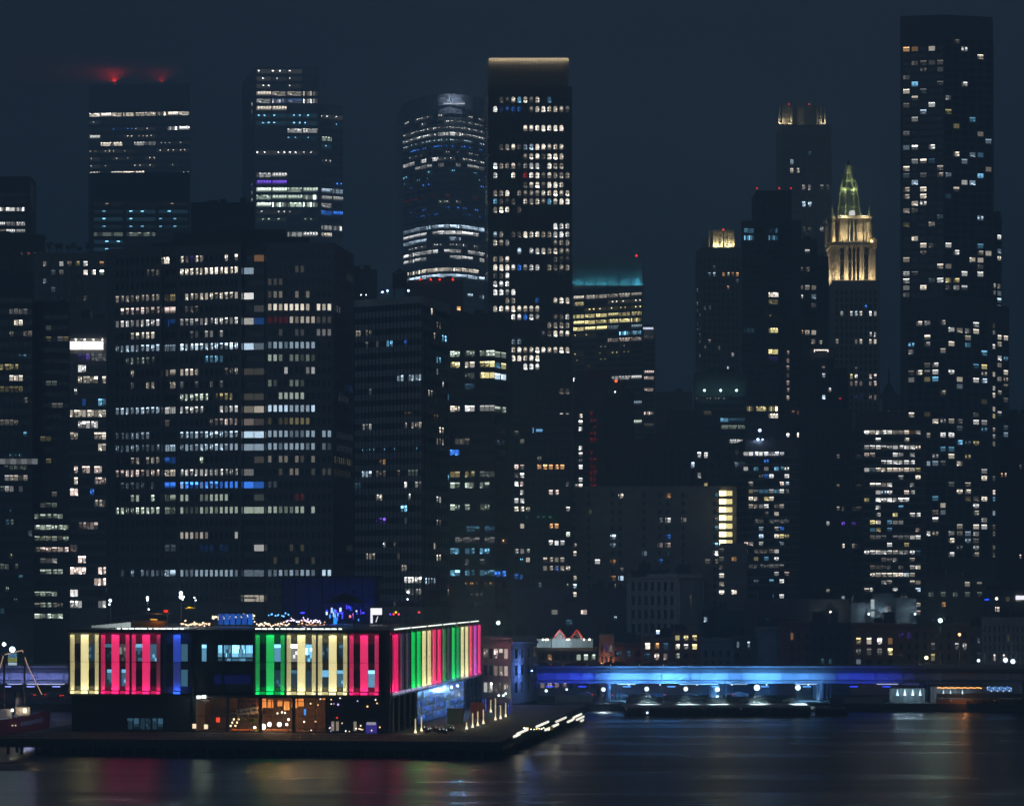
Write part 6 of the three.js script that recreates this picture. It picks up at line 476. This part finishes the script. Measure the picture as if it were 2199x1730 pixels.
// ---------- cream market building at the pier root ----------
{ const B = tower({ n: 'market_building', label: 'pale three-storey market building with bluish side at the pier root', cat: 'building', plan: [[1036, 752], [1098, 742], [1152, 770]], top: 1376, base: 3.3, wall: [.44, .45, .43], back: 10, faces: [{ e: 0, y0: 1404, dy: 37, rows: 3, cols: 5, px: [1044, 1088], w: .8, h: .58, lit: [[0, 2, 4, 'p', 3], [0, 0, 0, 'p', 2], [1, 2, 4, 'p', 3], [2, 0, 1, 'n', 4], [2, 2, 4, 'p', 2]] }, { e: 1, y0: 1404, dy: 37, rows: 3, cols: 4, px: [1106, 1146], w: .42, h: .58, mat: [.42, .45, .5], lit: [] }] });
  const o = (x, y, D) => { const v = at(x, y, D); return [v.x - B.ox, v.y - B.base, v.z - B.oz]; }; for (const [x, y] of [[1071, 1493], [1081, 1493], [1086, 1489]]) { ball(B, 'entrance_light', glowMat(0xdffaff, 5), o(x, y, 741), .28); } point(B, 0xdff4ff, 30, o(1080, 1488, 737)); rod(B, 'cornice', mat(.3, .31, .3), o(1035, 1378, 751.4), o(1098, 1378, 741.4), .45); rod(B, 'cornice', mat(.4, .42, .45), o(1098, 1378, 741.4), o(1153, 1378, 769.4), .45); for (let k = 0; k < 7; k++) box(B, 'awning', mat(.05, .06, .06), o(1046 + k * 7, 1500, 741), [.8, .3, 1.2]); point(B, 0x6f98ff, 240, o(1142, 1440, 748)); const f = o(1142, 1440, 748); ball(B, 'flood_light', glowMat(0x8fb0ff, 2), [f[0], f[1], f[2] - .4], .2); rod(B, 'light_bracket', STEEL, [f[0], f[1], f[2] - .6], o(1138, 1438, 762), .06); }
// ---------- moored red-hulled ship at the left ----------
{ const D = 655, B = thing('lightship', 'red-hulled moored ship with two masts and warm light lines at the left', 'ship', [PX(20, D), 0, -D]), o = (x, y, z = 0) => [PX(x, D) - B.position.x, PY(y, D), z], n = 24, pos = [], idx = [], x0 = PX(-150, D) - B.position.x, x1 = PX(104, D) - B.position.x;
  for (let i = 0; i <= n; i++) { const u = i / n, x = x0 + (x1 - x0) * u, half = 3.4 * Math.pow(Math.max(0, 1 - Math.pow(u, 5)), .8) + .04, top = 2.9 + 3.1 * Math.pow(u, 3.2), rake = u > .8 ? (u - .8) * 2 : 0; for (const [s, h, w] of [[1, -.6, .75], [1, top * .45, .9], [1, top, 1], [-1, top, 1], [-1, top * .45, .9], [-1, -.6, .75]]) pos.push(x + rake * (h / 6) * .8, h, s * half * w); }
  for (let i = 0; i < n; i++) for (let j = 0; j < 5; j++) { if (j === 2) continue; const a = i * 6 + j, b = a + 6; idx.push(a, b, a + 1, b, b + 1, a + 1); } const g = new THREE.BufferGeometry(); g.setAttribute('position', new THREE.Float32BufferAttribute(pos, 3)); g.setIndex(idx); g.computeVertexNormals(); part(B, 'hull', g, mat(.3, .03, .035, .5, 0, 1));
  const dp = [], di = []; for (let i = 0; i <= n; i++) { const u = i / n; for (const s of [1, -1]) dp.push(x0 + (x1 - x0) * u, 2.5 + 2.7 * Math.pow(u, 3.2), s * (3.3 * Math.pow(Math.max(0, 1 - Math.pow(u, 5)), .8))); if (i < n) di.push(i * 2, i * 2 + 2, i * 2 + 1, i * 2 + 1, i * 2 + 2, i * 2 + 3); } const dg = new THREE.BufferGeometry(); dg.setAttribute('position', new THREE.Float32BufferAttribute(dp, 3)); dg.setIndex(di); dg.computeVertexNormals(); part(B, 'ship_deck', dg, mat(.2, .19, .18, .8, 0, 1));
  for (let k = 0; k < 15; k++) { const u = .78 + k * .0125, x = x0 + (x1 - x0) * u, half = 3.4 * Math.pow(Math.max(0, 1 - Math.pow(u, 5)), .8); box(B, 'hull_lettering', mat(.6, .6, .66, .6, 0, 1), [x + .1, 1.6 + 2.4 * Math.pow(u, 3.2), half * .965 + .05], [.16, 1.3 - .25 * (k % 3), .06], [0, .12 + (u - .78) * 3.6, -.12]); }
  box(B, 'deckhouse', mat(.5, .47, .42), o(50, 1527, -.4), [3.4, 1.9, 2.6]); box(B, 'deckhouse_roof', mat(.25, .25, .25), o(50, 1518, -.4), [3.8, .2, 3]); box(B, 'cabin_window', glowMat(0xfff0d0, 2.6), o(54, 1525, .95), [.75, .9, .08]); ball(B, 'deck_light', glowMat(0xfff6e6, 5), o(28, 1524, 1.4), .34); point(B, 0xffe4c0, 16, o(30, 1523, 2.4)); point(B, 0xffe4c0, 14, o(55, 1523, 1.9)); box(B, 'deckhouse', mat(.4, .42, .48), o(2, 1532, -.4), [5, 2.2, 3]);
  cyl(B, 'funnel', mat(.4, .38, .42), o(37, 1516, -.6), .6, 6); cyl(B, 'funnel_top', DARK, o(37, 1491, -.6), .95, 1.4); cyl(B, 'mast', mat(.1, .08, .07), o(8, 1466, 0), .22, 13.4); cyl(B, 'mast', mat(.1, .08, .07), o(52, 1460, 0), .22, 14.6);
  const warm = glowMat(0xffcfae, .75); for (const [a, b, c, d] of [[0, 1434, 7, 1408], [10, 1405, 48, 1396], [48, 1396, 49.5, 1401], [53, 1411, 60, 1430], [60.5, 1432, 90, 1491]]) rod(B, 'rigging_light', warm, o(a, b, .4), o(c, d, .4), .1); point(B, 0xffc8a8, 10, o(75, 1455, 2)); rod(B, 'stay', DARK, o(52, 1400), o(101, 1524), .03);
  for (let k = 0; k < 12; k++) box(B, 'rail_post', mat(.4, .4, .4), [x0 + (x1 - x0) * (.6 + k * .032), 3.4 + 3 * Math.pow(.6 + k * .032, 3.2), 3.3 * Math.pow(Math.max(0, 1 - Math.pow(.6 + k * .032, 5)), .8)], [.06, 1, .06]); for (const x of [31, 38]) ball(B, 'porthole_light', glowMat(0xfff0d0, 1.4), o(x, 1556, 3.3), .16);
  point(B, 0x9fb4ff, 60, o(85, 1515, 16)); }
// ---------- parking sign at the far left ----------
{ const D = 803, v = at(26, 1412, D), t = thing('parking_sign', 'blue and yellow parking sign under a star-bright white lamp', 'sign', [v.x, 2, v.z]), h = v.y - 2, { FontLoader } = await import('three/addons/loaders/FontLoader.js'), { TextGeometry } = await import('three/addons/geometries/TextGeometry.js'), font = await new FontLoader().loadAsync('fonts/droid/droid_sans_bold.typeface.json');
  cyl(t, 'pole', STEEL, [0, h / 2, -.3], .14, h); box(t, 'sign_panel', glowMat(0x6fb6d8, .32), [0, h + .7, 0], [2.6, 1.4, .2]); box(t, 'sign_panel', glowMat(0xd8dc28, .5), [0, h - .62, 0], [2.6, 1.1, .2]); box(t, 'sign_panel', glowMat(0xcfeaff, .9), [0, h - 1.75, 0], [2.5, .75, .2]);
  for (const [s, y, m] of [['PARK', h + .28, mat(.02, .08, .2)], ['FAST', h - .95, mat(.02, .05, .03)]]) { const g = new TextGeometry(s, { font, size: .72, depth: .05, curveSegments: 3 }); g.computeBoundingBox(); g.translate(-(g.boundingBox.max.x) / 2, 0, 0); part(t, 'lettering', g, m, [0, y, .11]); }
  lampHead(t, 0xc4f0ff, 10, [0, h + 2.4, .3], .8, 200); }
// ---------- red aviation beacons glowing in the cloud on the hazy slab tower ----------
[[245, 30000], [347, 9000]].forEach(([x, cd], k) => { const v = at(x, 176, 2498), t = thing('aviation_beacon', ['brighter red aviation beacon glowing in cloud on hazy slab tower', 'fainter red aviation beacon right of the brighter one'][k], 'beacon', [v.x, PY(181, 2490) + .9, -2502]); cyl(t, 'post', STEEL, [0, .6, 0], .15, 1.2); ball(t, 'beacon_light', glowMat(0xff2018, k ? .5 : 1), [0, 1.6, 0], .9); spot(t, 0xff2018, cd * 4, [0, 3.2, 1], [-8, 40, 8], 1.56); });
renderer.render(scene, camera);
